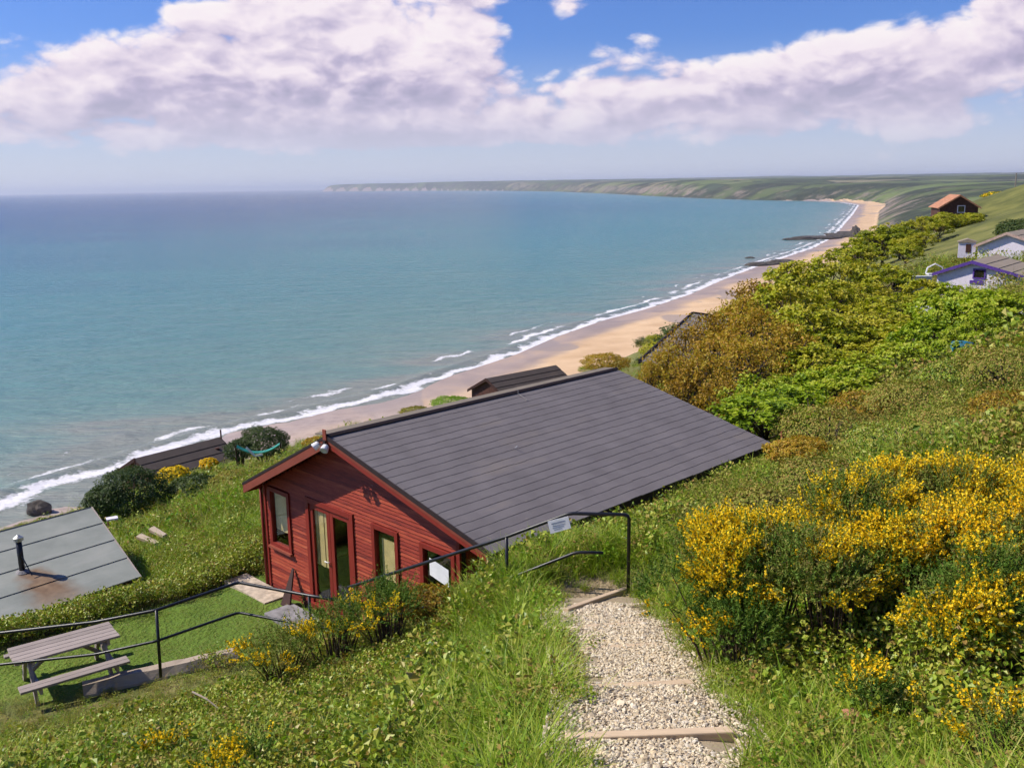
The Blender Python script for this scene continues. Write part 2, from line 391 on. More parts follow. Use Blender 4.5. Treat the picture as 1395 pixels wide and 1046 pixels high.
def ground(x, y, detail=True):
    shp = np.shape(x); x = np.asarray(x, float).ravel(); y = np.asarray(y, float).ravel()
    r = np.hypot(x, y); D = inland(x, y)
    c = coastal(x, y, D)
    w = sm(np.log(np.maximum(r, 1e-3)), math.log(170), math.log(250))
    # seaward of the brow the slope takes over sooner
    z = c.copy(); m = w < 1
    if m.any():
        nz = near_h(x[m], y[m])
        if detail: nz = nz + (fbm(x[m], y[m], 2.2, 3) - .44) * .22 * sm(r[m], 3, 6) + (fbm(x[m], y[m], 9, 3) - .44) * .9 * sm(r[m], 22, 45)
        wl = sm(-x[m] + .55 * y[m] - 16, 0, 40) * 0
        z[m] = nz * (1 - w[m]) + c[m] * w[m]
    # lawn is flat, the path is cut in, nothing pokes through the cabin
    pd, pz, al = path_near(x, y)
    k = 1 - sm(pd, PATH_HALF, PATH_HALF + .75)
    z = np.where(r < 40, z * (1 - k) + (pz - .05) * k, z)
    lx, ly = cab_local(x, y)
    inside = sm(lx, -.3, .1) * (1 - sm(lx, 5.9, 6.9)) * sm(ly, -.12, .1) * (1 - sm(ly, 8, 8.8))
    z = np.where(inside > 0, z * (1 - inside) + np.minimum(z, CAB_O.z - .25) * inside, z)
    fr = sm(lx, -.9, -.3) * (1 - sm(lx, 4.6, 6.0)) * sm(ly, -1.0, -.6) * (1 - sm(ly, -.1, .1))
    z = z * (1 - fr) + np.minimum(z, CAM_Z + LAWN) * fr
    return z.reshape(shp)

def polar_grid(ang, rad):
    A, Rr = np.meshgrid(ang, rad, indexing='ij')
    x = (Rr * np.sin(A)); y = (Rr * np.cos(A))
    na, nr = len(ang), len(rad)
    i, j = np.meshgrid(np.arange(na), np.arange(nr - 1), indexing='ij'); i2 = (i + 1) % na
    f = np.stack([i * nr + j, i * nr + j + 1, i2 * nr + j + 1, i2 * nr + j], -1).reshape(-1, 4)
    return x.ravel(), y.ravel(), f
ANG = np.concatenate([np.linspace(R(-44), R(46), 470), np.linspace(R(46), R(316), 92)[1:-1]])
RAD = np.concatenate([[.05], np.geomspace(.6, 26000, 420)])
TX, TY, TF = polar_grid(ANG, RAD)
TZ = ground(TX, TY)
TD = inland(TX, TY)
TPD, _, _ = path_near(TX, TY)

def terrain_mat(t):
    co = t.node('ShaderNodeNewGeometry', out=0)
    att = lambda n: t.node('ShaderNodeAttribute', attribute_name=n, out=2)
    shore, rr, lawn, pth = att('shore'), att('range'), att('lawn'), att('path')
    n1 = t.noise(co, 1.7, 4, .65); n2 = t.noise(co, .28, 5, .6); n3 = t.noise(co, .035, 4, .6); n4 = t.noise(co, 14, 2, .6)
    scrub = t.ramp(n1, [(.3, (.05, .06, .015)), (.47, (.11, .125, .028)), (.58, (.17, .165, .045)), (.72, (.22, .17, .07))])
    soil = (.13, .095, .055)
    scrub = t.mix(t.mapr(n4, .58, .75), scrub, soil)
    lawnc = t.ramp(t.math('MULTIPLY_ADD', n2, .6, t.math('MULTIPLY', n4, .4)), [(.3, (.07, .13, .016)), (.5, (.115, .185, .022)), (.7, (.20, .22, .045))])
    # hillside further off: rough grass, bracken, gorse and thorn seen from afar
    hill = t.ramp(t.math('MULTIPLY_ADD', n2, .5, t.math('MULTIPLY', n3, .5)), [(.34, (.055, .062, .020)), (.45, (.105, .112, .030)), (.55, (.165, .165, .045)), (.68, (.22, .185, .075))])
    vor = t.n.new('ShaderNodeTexVoronoi'); vor.feature = 'F1'
    vv = t.vmath('MULTIPLY', co, (.0042, .0026, 0)); wv = t.noise(co, .002, 3, out=1)
    t.l.new(t.vmath('ADD', vv, t.vmath('MULTIPLY', wv, (.5, .5, 0))), vor.inputs['Vector']); vor.inputs['Scale'].default_value = 1.0
    sep = t.n.new('ShaderNodeSeparateColor'); t.l.new(vor.outputs['Color'], sep.inputs[0])
    field = t.ramp(sep.outputs[0], [(.0, (.085, .11, .04)), (.25, (.12, .155, .05)), (.45, (.155, .175, .07)), (.62, (.06, .08, .04)), (.75, (.22, .195, .11)), (.9, (.10, .13, .045))], 'CONSTANT')
    vor2 = t.n.new('ShaderNodeTexVoronoi'); vor2.feature = 'DISTANCE_TO_EDGE'; t.l.new(vor.inputs['Vector'].links[0].from_socket, vor2.inputs['Vector']); vor2.inputs['Scale'].default_value = 1.0
    field = t.mix(t.mapr(vor2.outputs['Distance'], .02, .05, .85, 0), field, (.03, .045, .02))
    sx = t.n.new('ShaderNodeSeparateXYZ'); t.l.new(t.node('ShaderNodeNewGeometry', out=1), sx.inputs[0])
    rock = t.ramp(t.noise(co, .09, 6, .7), [(.35, (.09, .075, .065)), (.55, (.24, .19, .15)), (.75, (.36, .27, .21))])
    woods = t.ramp(t.noise(co, .05, 5, .7), [(.35, (.018, .026, .016)), (.6, (.05, .06, .03)), (.8, (.09, .09, .045))])
    farc = t.mix(t.mapr(t.math('ADD', t.noise(co, .0045, 5, .62), t.math('MULTIPLY', sx.outputs[2], -.25)), .24, .31), field, woods)
    farc = t.mix(t.mapr(t.math('ADD', sx.outputs[2], t.math('MULTIPLY', t.math('SUBTRACT', t.noise(co, .02, 5, .65), .5), .7)), .94, .80), farc, rock)
    c = t.mix(t.mapr(rr, 24, 70), scrub, hill)
    c = t.mix(t.mapr(rr, 420, 900), c, farc)
    c = t.mix(lawn, c, lawnc)
    c = t.mix(t.mapr(pth, .95, .55), c, (.30, .235, .15))
    # beach: dry sand, wet sand by the water, shingle under the cliff
    wob = t.math('MULTIPLY', t.math('SUBTRACT', t.noise(co, .022, 4, .55), .5), 26)
    sh = t.math('ADD', shore, wob)
    sand = t.ramp(t.noise(co, .06, 6, .6), [(.35, (.50, .33, .19)), (.6, (.62, .43, .26)), (.8, (.66, .49, .32))])
    wet = t.ramp(t.noise(co, .045, 5, .6, .6), [(.38, (.30, .23, .20)), (.55, (.39, .29, .235)), (.7, (.47, .33, .22))])
    sand = t.mix(t.mapr(sh, 9, 17), wet, sand)
    pools = t.mapr(t.noise(t.vmath('MULTIPLY', co, (1.4, .75, 1)), .019, 3, .45, 1.2), .585, .62)
    sand = t.mix(t.math('MULTIPLY', pools, .8), sand, (.29, .235, .215))
    grey = t.ramp(t.noise(co, .35, 6, .7), [(.3, (.24, .19, .17)), (.5, (.38, .30, .265)), (.75, (.48, .385, .335))])
    sand = t.mix(t.mapr(rr, 255, 165), sand, grey)
    bw = att('beach')
    isb = t.mapr(t.math('ADD', bw, t.math('MULTIPLY', t.math('SUBTRACT', t.noise(co, .12, 5, .65), .5), 9)), 0, 3.0, 1, 0)
    c = t.mix(isb, c, sand)
    h = t.math('ADD', n4, t.math('MULTIPLY', n1, 2.5))
    nm = t.node('ShaderNodeBump', {'Height': h, 'Strength': t.mapr(rr, 200, 20, .0, .8), 'Distance': .08})
    wetr = t.math('MULTIPLY', isb, t.mapr(sh, 14, 5))
    return pbsdf(t, c, t.math('SUBTRACT', .95, t.math('MULTIPLY', wetr, .45)), nm, .25)
M_TERRAIN = mat('terrain', terrain_mat)
_lawnpoly = [lw(*p) for p in [(-160, 990), (60, 955), (120, 943), (330, 900), (420, 870), (470, 850), (480, 820), (372, 810), (365, 770), (330, 779), (240, 812), (120, 848), (0, 876), (-160, 920)]]
def in_poly(x, y, poly):
    ins = np.zeros(np.shape(x), bool); n = len(poly)
    for i in range(n):
        a, b = poly[i], poly[(i + 1) % n]
        cond = (a.y > y) != (b.y > y)
        ins ^= cond & (x < (b.x - a.x) * (y - a.y) / ((b.y - a.y) + 1e-12) + a.x)
    return ins
_rr = np.hypot(TX, TY)
_wb = 26 + 26 * sm(_rr, 110, 260) - 18 * sm(_rr, 450, 800) + 12 * sm(_rr, 1500, 1900) * (1 - sm(_rr, 2200, 2500)) - 70 * sm(_rr, 2300, 2700)
gnd = link('ground', mesh_np('ground', np.stack([TX, TY, TZ], 1), TF, M_TERRAIN, {'shore': TD, 'range': _rr, 'lawn': in_poly(TX, TY, _lawnpoly).astype(float), 'path': TPD, 'beach': np.where(TZ > 6, 30, TD - _wb)}, smooth=True))
tag(gnd, kind='structure')

# ------------------------------------------------------------------ the sea
SANG = np.concatenate([np.linspace(R(-46), R(44), 620), np.linspace(R(44), R(314), 60)[1:-1]])
SRAD = np.concatenate([np.geomspace(60, 2600, 560), np.geomspace(2600, 60000, 60)[1:]])
SX, SY, SF = polar_grid(SANG, SRAD)
SD = -inland(SX, SY)
sr = np.hypot(SX, SY)
def sea_z(d, x, y):
    ph = d + 5 * (fbm(x, y, 60, 3) - .45) + 2 * (fbm(x, y, 14, 2) - .4)
    env = np.exp(-((d - 9) / 9) ** 2) * (.25 + 1.1 * vnoise(x, y, 38))
    z = env * .75 * np.exp(-((((ph + 2) % 15) - 7.5) / 2.4) ** 2)
    return z + .30 * (fbm(x, y, 10, 3) - .44) * sm(d, 0, 30)
SZ = np.where(SD > -6, sea_z(SD, SX, SY), 0) * (1 - sm(sr, 700, 1600))
keep = (SD[SF] > -14).any(1)
def sea_mat(t):
    co = t.node('ShaderNodeNewGeometry', out=0)
    d = t.node('ShaderNodeAttribute', attribute_name='offshore', out=2)
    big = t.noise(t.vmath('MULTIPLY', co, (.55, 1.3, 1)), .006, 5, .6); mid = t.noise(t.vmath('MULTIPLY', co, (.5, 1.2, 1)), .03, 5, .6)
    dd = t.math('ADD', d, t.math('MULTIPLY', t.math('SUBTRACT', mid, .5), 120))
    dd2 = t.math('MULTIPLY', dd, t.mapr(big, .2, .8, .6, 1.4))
    deep_shade = t.ramp(t.math('MULTIPLY', t.math('LOGARITHM', t.math('MAXIMUM', dd2, 1.0), 10.0), .25),
                  [(.25, (.24, .255, .205)), (.36, (.16, .255, .21)), (.46, (.095, .230, .200)), (.60, (.050, .205, .200)), (.70, (.036, .150, .175)), (.78, (.026, .080, .135)), (.90, (.026, .066, .118)), (1.0, (.04, .08, .14))])  # bluer with depth; dark far stops also put cloud shadow into the colour
    chop = t.noise(t.vmath('MULTIPLY', co, (.40, 1.7, 1)), .20, 7, .74)
    deep_shade = t.mix(t.mapr(chop, .40, .68, .0, .72), deep_shade, t.mix(1, deep_shade, (.52, .64, .70), 'MULTIPLY'))
    # foam: broken lines of surf near the beach, torn by noise
    fn = t.noise(co, 1.3, 6, .7); fn2 = t.noise(co, .085, 5, .6)
    ph = t.math('ADD', d, t.math('MULTIPLY', t.math('SUBTRACT', fn2, .5), 13))
    l1 = t.mapr(t.math('ABSOLUTE', t.math('SUBTRACT', ph, 1.5)), 0, 4.4, 1, 0)
    l2 = t.math('MULTIPLY', t.mapr(t.math('ABSOLUTE', t.math('SUBTRACT', ph, 8.5)), 0, 3.6, 1, 0), t.mapr(t.noise(co, .03, 3), .38, .56, 0, .9))
    l3 = t.math('MULTIPLY', t.mapr(t.math('ABSOLUTE', t.math('SUBTRACT', ph, 16.0)), 0, 2.6, 1, 0), t.mapr(t.noise(co, .024, 3), .50, .62, 0, .8))
    ln = t.math('MAXIMUM', l1, t.math('MAXIMUM', l2, l3))
    foam = t.mapr(t.math('ADD', ln, t.math('MULTIPLY', t.math('SUBTRACT', fn, .5), 1.3)), .42, .85)
    foam = t.math('MULTIPLY', foam, t.mapr(ln, .05, .35))
    caps = t.mapr(t.math('MULTIPLY', t.noise(t.vmath('MULTIPLY', co, (.35, 1.0, 1)), .17, 5, .6), t.mapr(t.noise(co, .012, 3), .45, .75, .80, 1.0)), .705, .735)
    caps = t.math('MULTIPLY', caps, t.mapr(d, 8, 30))
    foam = t.math('MAXIMUM', foam, caps)
    wv = t.noise(t.vmath('MULTIPLY', co, (.6, 1.5, 1)), .5, 6, .65)
    wv2 = t.noise(t.vmath('MULTIPLY', co, (.5, 1.6, 1)), .07, 4, .6)
    hh = t.math('ADD', wv, t.math('MULTIPLY', wv2, 3.0))
    nm = t.node('ShaderNodeBump', {'Height': hh, 'Strength': 1.0, 'Distance': .9})
    c = t.mix(foam, deep_shade, (.80, .78, .80))
    return pbsdf(t, c, t.mix(foam, (.24, .24, .24), (.8, .8, .8)), nm, .32)
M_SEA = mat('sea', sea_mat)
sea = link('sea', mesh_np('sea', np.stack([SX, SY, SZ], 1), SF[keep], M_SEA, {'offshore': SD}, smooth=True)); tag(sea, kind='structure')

# ------------------------------------------------------------------ sea air between here and the headland
hz = MB().box(-60500, 60500, -60500, 60500, -9, 190)
def haze_mat():
    m = bpy.data.materials.new('haze'); m.use_nodes = True; t = NT(m.node_tree); t.n.clear()
    o = t.n.new('ShaderNodeOutputMaterial')
    v = t.node('ShaderNodeVolumePrincipled', {'Color': (.80, .86, 1.0, 1), 'Density': 6.0e-5, 'Anisotropy': .2, 'Density Attribute': '', 'Color Attribute': '', 'Temperature Attribute': ''}); m.cycles.homogeneous_volume = True
    t.l.new(v, o.inputs['Volume']); return m
haze = hz.build('haze', haze_mat()); tag(haze, 'pale blue sea haze over the bay', 'haze', kind='stuff')

# ------------------------------------------------------------------ building materials
def siding_mat(t):
    co = obj_co(t)
    v = t.vmath('MULTIPLY', co, (1.0, 8.0, 9.0))
    g = t.noise(v, 4.0, 6, .65, .4)
    # every board takes the stain a little differently
    sx = t.n.new('ShaderNodeSeparateXYZ'); t.l.new(co, sx.inputs[0])
    row = t.math('FLOOR', t.math('DIVIDE', sx.outputs[2], .070))
    wn = t.node('ShaderNodeTexWhiteNoise', {'W': row}, noise_dimensions='1D', out=0)
    f = t.math('ADD', t.math('MULTIPLY', g, .7), t.math('MULTIPLY', wn, .3))
    c = t.ramp(f, [(.25, (.11, .014, .009)), (.45, (.25, .032, .016)), (.62, (.36, .062, .027)), (.85, (.44, .14, .065))])
    big = t.noise(co, .9, 4, .6)
    c = t.mix(t.mapr(big, .55, .8, 0, .5), c, (.30, .035, .020))
    return pbsdf(t, c, .62, t.bump(g, .3, .005), .3)
M_SIDING = mat('red_siding', siding_mat)
M_TRIM = wood('red_trim', (.21, .026, .018), 2, .3, .5, 10, 4, .15)
M_BARGE = wood('barge_wood', (.24, .060, .038), 0, .3, .6, 10, 4, .15)
M_DARKTRIM = plain('dark_drip_edge', (.028, .018, .018), .7)
M_SOFFIT = plain('soffit', (.16, .035, .022), .8)
def felt(name, c, spec=.3, rough=.78):
    def fn(t):
        co = obj_co(t)
        fine = t.noise(co, 90, 3, .7); n = t.noise(co, 1.6, 5, .65); st = t.noise(t.vmath('MULTIPLY', co, (1.3, .35, 1)), 1.4, 5, .6)
        rnd = t.node('ShaderNodeAttribute', attribute_name='tab', out=2)
        f = t.math('ADD', t.math('MULTIPLY', n, .45), t.math('ADD', t.math('MULTIPLY', fine, .25), t.math('MULTIPLY', rnd, .07)))
        cc = t.ramp(f, [(.25, tuple(x * .72 for x in c)), (.48, c), (.75, tuple(x * 1.22 for x in c))])
        cc = t.mix(t.mapr(st, .56, .72, 0, .45), cc, tuple(x * k for x, k in zip(c, (1.25, 1.18, 1.0))))
        lich = t.math('MULTIPLY', t.mapr(t.noise(co, 7.0, 5, .7), .62, .74, 0, .5), t.mapr(t.noise(co, .7, 3), .45, .65))
        cc = t.mix(lich, cc, tuple(min(1, x * k) for x, k in zip(c, (1.75, 1.7, 1.35))))
        return pbsdf(t, cc, rough, t.bump(fine, .35, .004), spec)
    return mat(name, fn)
M_SHINGLE = felt('charcoal_shingle', (.165, .147, .150))
M_RIDGE = felt('tan_ridge', (.20, .165, .125))
M_BLACK = plain('black_rail_paint', (.010, .010, .013), .38, .3, 9, .45)
M_WHITE = plain('white_plastic', (.72, .72, .72), .45, .06)
M_LENS = plain('lamp_lens', (.55, .56, .58), .15, .05, spec=.5)
M_GREYBOX = plain('grey_box', (.16, .20, .17), .6)
M_CONC = plain('concrete', (.46, .38, .29), .9, .25, 7, .2, .4, 50)
M_STONE = plain('slab_stone', (.22, .21, .215), .85, .3, 6, .2, .4, 40)
M_DARKWOOD = plain('dark_stain_wood', (.045, .020, .016), .7)
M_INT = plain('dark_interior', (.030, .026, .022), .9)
M_BLIND = plain('beige_blind', (.74, .60, .36), .9, .1)
def glass_mat(t):
    co = obj_co(t)
    n = t.bump(t.noise(co, 1.2, 2), .03, .02)
    gl = t.node('ShaderNodeBsdfGlossy', {'Color': (.9, .95, .95, 1), 'Roughness': .03, 'Normal': n})
    tr = t.node('ShaderNodeBsdfTransparent', {'Color': (.92, .92, .86, 1)})
    fr = t.node('ShaderNodeLayerWeight', {'Blend': .5}, out=1)
    return t.node('ShaderNodeMixShader', [t.math('MULTIPLY_ADD', t.math('POWER', fr, 4.0), .6, .05), tr, gl])
M_GLASS = mat('window_glass', glass_mat)
def paper_mat(t):
    co = t.node('ShaderNodeTexCoord', out=0)
    sx = t.n.new('ShaderNodeSeparateXYZ'); t.l.new(co, sx.inputs[0])
    return pbsdf(t, t.mix(t.mapr(t.noise(co, 3, 3), .3, .7), (.70, .71, .74), (.80, .80, .82)), .6)
M_PAPER = mat('notice_paper', paper_mat)
M_INK = plain('blue_grey_ink', (.30, .33, .42), .7)

# ------------------------------------------------------------------ the red cabin
cab = thing('cabin', 'red timber-clad cabin with a wide charcoal shingle roof and glazed front doors', 'cabin', CAB_O, CAB_TH)
WA, HA, WR, HR, HL, LEN, OV = 3.011, 3.693, 7.144, 2.643, 2.20, 7.705, .402
WALL_R = 6.0
kL = (HA - HL) / WA; kR = (HA - HR) / (WR - WA)
def roof_z(x): return HA - (WA - x) * kL if x < WA else HA - (x - WA) * kR
TH = .10       # roof build-up below the covering
OPEN = [('door', 1.592, 3.061, -.02, 2.104), ('window', .213, .909, .842, 2.03), ('window', 3.714, 4.381, .72, 2.104), ('window', 5.061, 5.863, 1.18, 2.104)]
sd = MB(); bh = .070; k = -4
while True:
    z0 = k * bh; z1 = z0 + bh; k += 1
    if z0 > HA - .2: break
    # clip under the roof slopes
    xl = 0.0 if z1 < roof_z(0) - TH else (z1 + TH - HL) / kL
    xr = WALL_R if z1 < roof_z(WALL_R) - TH else WA + (HA - TH - z1) / kR
    if xr - xl < .05: continue
    spans = [(xl, xr)]
    for _, a, b, za, zb in OPEN:
        if zb + .02 > z0 and za - .02 < z1:
            spans = [q for s0, s1 in spans for q in ((s0, min(s1, a)), (max(s0, b), s1)) if q[1] - q[0] > .01]
    for s0, s1 in spans:
        j = random.uniform(-.002, .002)
        sd.add([(s0, j - .024, z0), (s1, j - .024, z0), (s1, .02, z0), (s0, .02, z0), (s0, j - .010, z1 - .010), (s1, j - .010, z1 - .010), (s0, .004, z1 - .006), (s1, .004, z1 - .006), (s1, .02, z1 + .004), (s0, .02, z1 + .004)],
               [(0, 1, 5, 4), (4, 5, 7, 6), (6, 7, 8, 9), (0, 3, 2, 1), (0, 4, 6, 9, 3), (1, 2, 8, 7, 5), (3, 9, 8, 2)])
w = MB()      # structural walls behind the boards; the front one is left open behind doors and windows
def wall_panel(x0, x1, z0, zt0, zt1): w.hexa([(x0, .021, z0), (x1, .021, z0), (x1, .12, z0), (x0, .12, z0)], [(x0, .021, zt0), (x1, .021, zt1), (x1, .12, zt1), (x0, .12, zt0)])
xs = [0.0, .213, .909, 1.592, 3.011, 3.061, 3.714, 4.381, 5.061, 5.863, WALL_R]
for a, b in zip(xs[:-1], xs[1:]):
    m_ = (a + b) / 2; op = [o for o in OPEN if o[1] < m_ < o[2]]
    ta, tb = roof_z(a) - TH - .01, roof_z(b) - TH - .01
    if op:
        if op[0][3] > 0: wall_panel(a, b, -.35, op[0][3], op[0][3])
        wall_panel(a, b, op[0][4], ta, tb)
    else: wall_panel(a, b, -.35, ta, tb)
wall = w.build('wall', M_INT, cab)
sdo = sd.build('siding', M_SIDING, wall, kind='stuff')
sw = MB()
sw.box(-.02, .10, .125, LEN - .3, -.35, HL - .14).box(WALL_R - .10, WALL_R + .02, .125, LEN - .3, -.35, roof_z(WALL_R) - .14)
sw.prism([(-.02, LEN - .3, -.35), (WALL_R + .02, LEN - .3, -.35), (WALL_R + .02, LEN - .3, roof_z(WALL_R) - .13), (WA, LEN - .3, HA - .13), (-.02, LEN - .3, HL - .14)], (0, .1, 0))
sw.build('side_wall', M_SIDING, cab)
MB().box(.1, WALL_R - .1, .13, LEN - .35, -.05, .0).build('floor', M_INT, cab)
# corner posts and trim
for x0, zt in ((-.035, HL - .13), (WALL_R - .05, roof_z(WALL_R) - .13)):
    MB().box(x0, x0 + .085, -.045, .0, -.32, zt).build('corner_post', M_TRIM, cab, bevel=.004)
MB().tube([(-.075, -.06, HL - .2), (-.075, -.06, -.2)], .034, 8).build('downpipe', M_TRIM, cab, smooth=True)
def frame(mb, x0, x1, z0, z1, wd, y0, y1, bottom=True):
    mb.box(x0, x0 + wd, y0, y1, z0, z1).box(x1 - wd, x1, y0, y1, z0, z1).box(x0 + wd, x1 - wd, y0, y1, z1 - wd, z1)
    if bottom: mb.box(x0 + wd, x1 - wd, y0, y1, z0, z0 + wd)
    return mb
def notice(parent, name, P, U, V, w_, h_, mat_=M_PAPER):
    pass
for kind, a, b, za, zb in OPEN:
    if kind == 'door':
        d = frame(MB(), a - .05, b + .05, 0, zb + .06, .11, -.050, .05, False).build('door_frame', M_TRIM, cab, bevel=.004)
        mid = (a + b) / 2
        for side, (x0, x1) in enumerate(((a + .06, mid - .004), (mid + .004, b - .06))):
            lf = frame(MB(), x0, x1, .02, zb - .05, .105, -.02, .03).build('door', M_TRIM, cab, bevel=.003)
            MB().box(x0 + .105, x1 - .105, .003, .009, .125, zb - .155).build('pane', M_GLASS, lf)
            if side == 0: MB().tube([(x1 - .05, -.03, 1.0), (x1 - .05, -.07, 1.0), (x1 - .16, -.07, 1.0)], .011, 8).build('handle', M_WHITE, lf, smooth=True)
        bl = MB()
        for i in range(5): bl.box(a + .12 + i * .105, a + .12 + i * .105 + .1, .045 + .012 * (i % 2), .055 + .012 * (i % 2), .80, 1.98)
        bl.build('blind', M_BLIND, cab)
        MB().box(a - .02, b + .02, -.10, .0, -.06, .0).build('door_sill', M_TRIM, cab)
    else:
        wn = frame(MB(), a - .045, b + .045, za - .045, zb + .045, .09, -.052, .05).build('window', M_TRIM, cab, bevel=.004)
        MB().box(a + .045, b - .045, .0, .006, za + .045, zb - .045).build('pane', M_GLASS, wn)
        MB().box(a - .07, b + .07, -.10, -.0525, za - .075, za - .03).build('sill', M_BARGE if za > .8 and a < 1 else M_TRIM, wn)
        if a < 1: MB().box(a + .28, b - .02, .06, .07, za + .3, zb).box(a + .02, a + .26, .075, .085, za + .3, zb).build('blind', M_BLIND, wn)
        elif a < 4.5: MB().box(a + .12, b - .04, .06, .07, za + .4, zb - .22).build('blind', M_BLIND, wn)
        else:
            MB().add([(a + .16, -.004, za + .42), (b - .16, -.004, za + .33), (b - .16, -.004, za + .64), (a + .16, -.004, za + .73)], [(0, 1, 2, 3)]).build('notice', M_PAPER, wn)
# roof: boarded deck, charcoal courses, barge boards, ridge
dk = MB(); y0, y1 = -OV, LEN
dk.prism([(WA, y0, HA - .012), (WR, y0, HR - .012), (WR, y0, HR - .07), (WA, y0, HA - .07), ], (0, y1 - y0, 0))
deck = dk.build('roof_deck', M_SOFFIT, cab)
dk = MB(); xl = -.05
dk.prism([(WA, y0, HA - .012), (WA, y0, HA - .07), (xl, y0, roof_z(xl) - .07), (xl, y0, roof_z(xl) - .012)], (0, y1 - y0, 0)); dk.build('roof_deck', M_SOFFIT, cab)
def course(xa, xb, slope_z, n_tabs, ya, yb, lift, seed):
    """one course of shingle tabs, lower edge proud of the course below"""
    rg = random.Random(seed); V = []; Fc = []; tabs = []
    stp = (yb - ya) / n_tabs; off = rg.uniform(0, stp)
    edges = [ya] + [ya + off + i * stp for i in range(n_tabs)] + [yb]
    edges = [e for i, e in enumerate(edges) if i == 0 or e - edges[i - 1] > .02]
    for e0, e1 in zip(edges[:-1], edges[1:]):
        dx = rg.uniform(-.010, .010); dz = rg.uniform(0, .0015); g = .0003; b = len(V)
        za, zb_ = slope_z(xa), slope_z(xb + dx)
        V += [(xa, e0 + g, za - .004), (xa, e1 - g, za - .004), (xb + dx, e1 - g, zb_ - .004), (xb + dx, e0 + g, zb_ - .004),
              (xa, e0 + g, za + .004), (xa, e1 - g, za + .004), (xb + dx, e1 - g, zb_ + lift + dz), (xb + dx, e0 + g, zb_ + lift + dz)]
        Fc += [(b + 4, b + 5, b + 6, b + 7), (b + 7, b + 6, b + 2, b + 3), (b, b + 4, b + 7, b + 3), (b + 1, b + 2, b + 6, b + 5), (b, b + 1, b + 5, b + 4), (b, b + 3, b + 2, b + 1)]
        tabs += [rg.random()] * 8
    me = mesh_np('shingle_course', np.array(V), np.array(Fc), M_SHINGLE, {'tab': np.array(tabs)}); return me
NC = 20
for i in range(NC):
    xa = WA + (WR + .03 - WA) * i / NC; xb = WA + (WR + .03 - WA) * (i + 1) / NC + .012
    o = link('shingle_course', course(xa, xb, roof_z, 26, y0 - .03, y1 + .03, .0095, i), deck)
lm = mesh_np('shingle_course', np.array([(WA, y0 - .03, HA + .006), (WA, y1 + .03, HA + .006), (xl - .05, y1 + .03, roof_z(xl - .05) + .006), (xl - .05, y0 - .03, roof_z(xl - .05) + .006)]), np.array([(0, 1, 2, 3)]), M_SHINGLE, {'tab': np.full(4, .5)})
for i in range(10):
    xa = WA - (WA - xl) * i / 10; xb = WA - (WA - xl) * (i + 1) / 10 - .012
    link('shingle_course', course(xa, xb, roof_z, 20, y0 - .03, y1 + .03, .016, 50 + i), deck)
MB().prism([(WA + .05, y0 - .03, HA + .022), (WA - .02, y0 - .03, HA + .035), (WA - .36, y0 - .03, HA + .005), (WA - .36, y0 - .03, HA - .015), (WA - .02, y0 - .03, HA + .012), (WA + .05, y0 - .03, HA + .002)], (0, y1 - y0 + .06, 0)).build('ridge_cap', M_RIDGE, cab)
MB().prism([(WA + .07, y0 - .03, HA + .016), (WA + .02, y0 - .03, HA + .05), (WA + .0, y0 - .03, HA + .05), (WA + .0, y0 - .03, HA + .03)], (0, y1 - y0 + .06, 0)).build('ridge_roll', M_DARKTRIM, cab)
def rake(x0, x1, dz, h, ya, yb, name, m):
    z0_, z1_ = roof_z(x0) + dz, roof_z(x1) + dz
    MB().prism([(x0, ya, z0_), (x1, ya, z1_), (x1, ya, z1_ - h), (x0, ya, z0_ - h)], (0, yb - ya, 0)).build(name, m, cab)
rake(WA, WR + .04, .030, .075, y0 - .055, y0 - .031, 'drip_edge', M_DARKTRIM)
rake(xl - .05, WA, .028, .05, y0 - .055, y0 - .031, 'drip_edge', M_DARKTRIM)
rake(WA, WR - .02, -.045, .055, y0 - .045, y0 - .004, 'barge_board', M_BARGE)
rake(WA, WR - .02, -.1005, .09, y0 - .030, y0 - .004, 'barge_board', M_TRIM)
rake(xl - .03, WA, -.024, .17, y0 - .047, y0 - .004, 'barge_board', M_BARGE)
MB().box(xl - .035, xl - .005, y0, y1, roof_z(xl) - .20, roof_z(xl) - .03).build('fascia', M_TRIM, cab)
MB().box(WR + .0, WR + .025, y0, y1, HR - .15, HR - .02).build('fascia', M_DARKTRIM, cab)
MB().box(WA - .06, WA + .05, y0 - .075, y0 - .056, HA - .12, HA + .14).build('finial', M_BARGE, cab, bevel=.01)
# twin floodlight under the apex
fl = MB().box(WA - .03, WA + .05, y0 - .10, y0 - .0755, HA - .16, HA - .05).tube([(WA - .11, y0 - .13, HA - .12), (WA + .13, y0 - .13, HA - .12)], .013, 6).build('floodlight', M_DARKTRIM, cab)
for s_, x in ((-1, WA - .13), (1, WA + .14)):
    hd = MB()
    c0 = Vector((x, y0 - .17, HA - .16)); ax = Vector((s_ * .35, -.75, -.55)).normalized()
    hd.tube([c0 - ax * .07, c0 - ax * .05, c0 + ax * .05], [.035, .06, .078], 12); o = hd.build('lamp_head', M_WHITE, fl, smooth=False)
    MB().tube([c0 + ax * .0501, c0 + ax * .056], .070, 12).build('lens', M_LENS, fl)
MB().box(WA + .02, WA + .06, y0 - .15, y0 - .08, HA - .24, HA - .17).build('sensor', M_WHITE, fl)
MB().box(4.0, 4.16, -.13, -.03, 2.98, 3.12).build('junction_box', M_GREYBOX, cab, bevel=.01)
MB().tube([(4.9, 2.4, roof_z(4.9) + .03), (5.0, 2.35, roof_z(5.0) + .12)], .008, 5).build('aerial_clip', M_WHITE, cab)
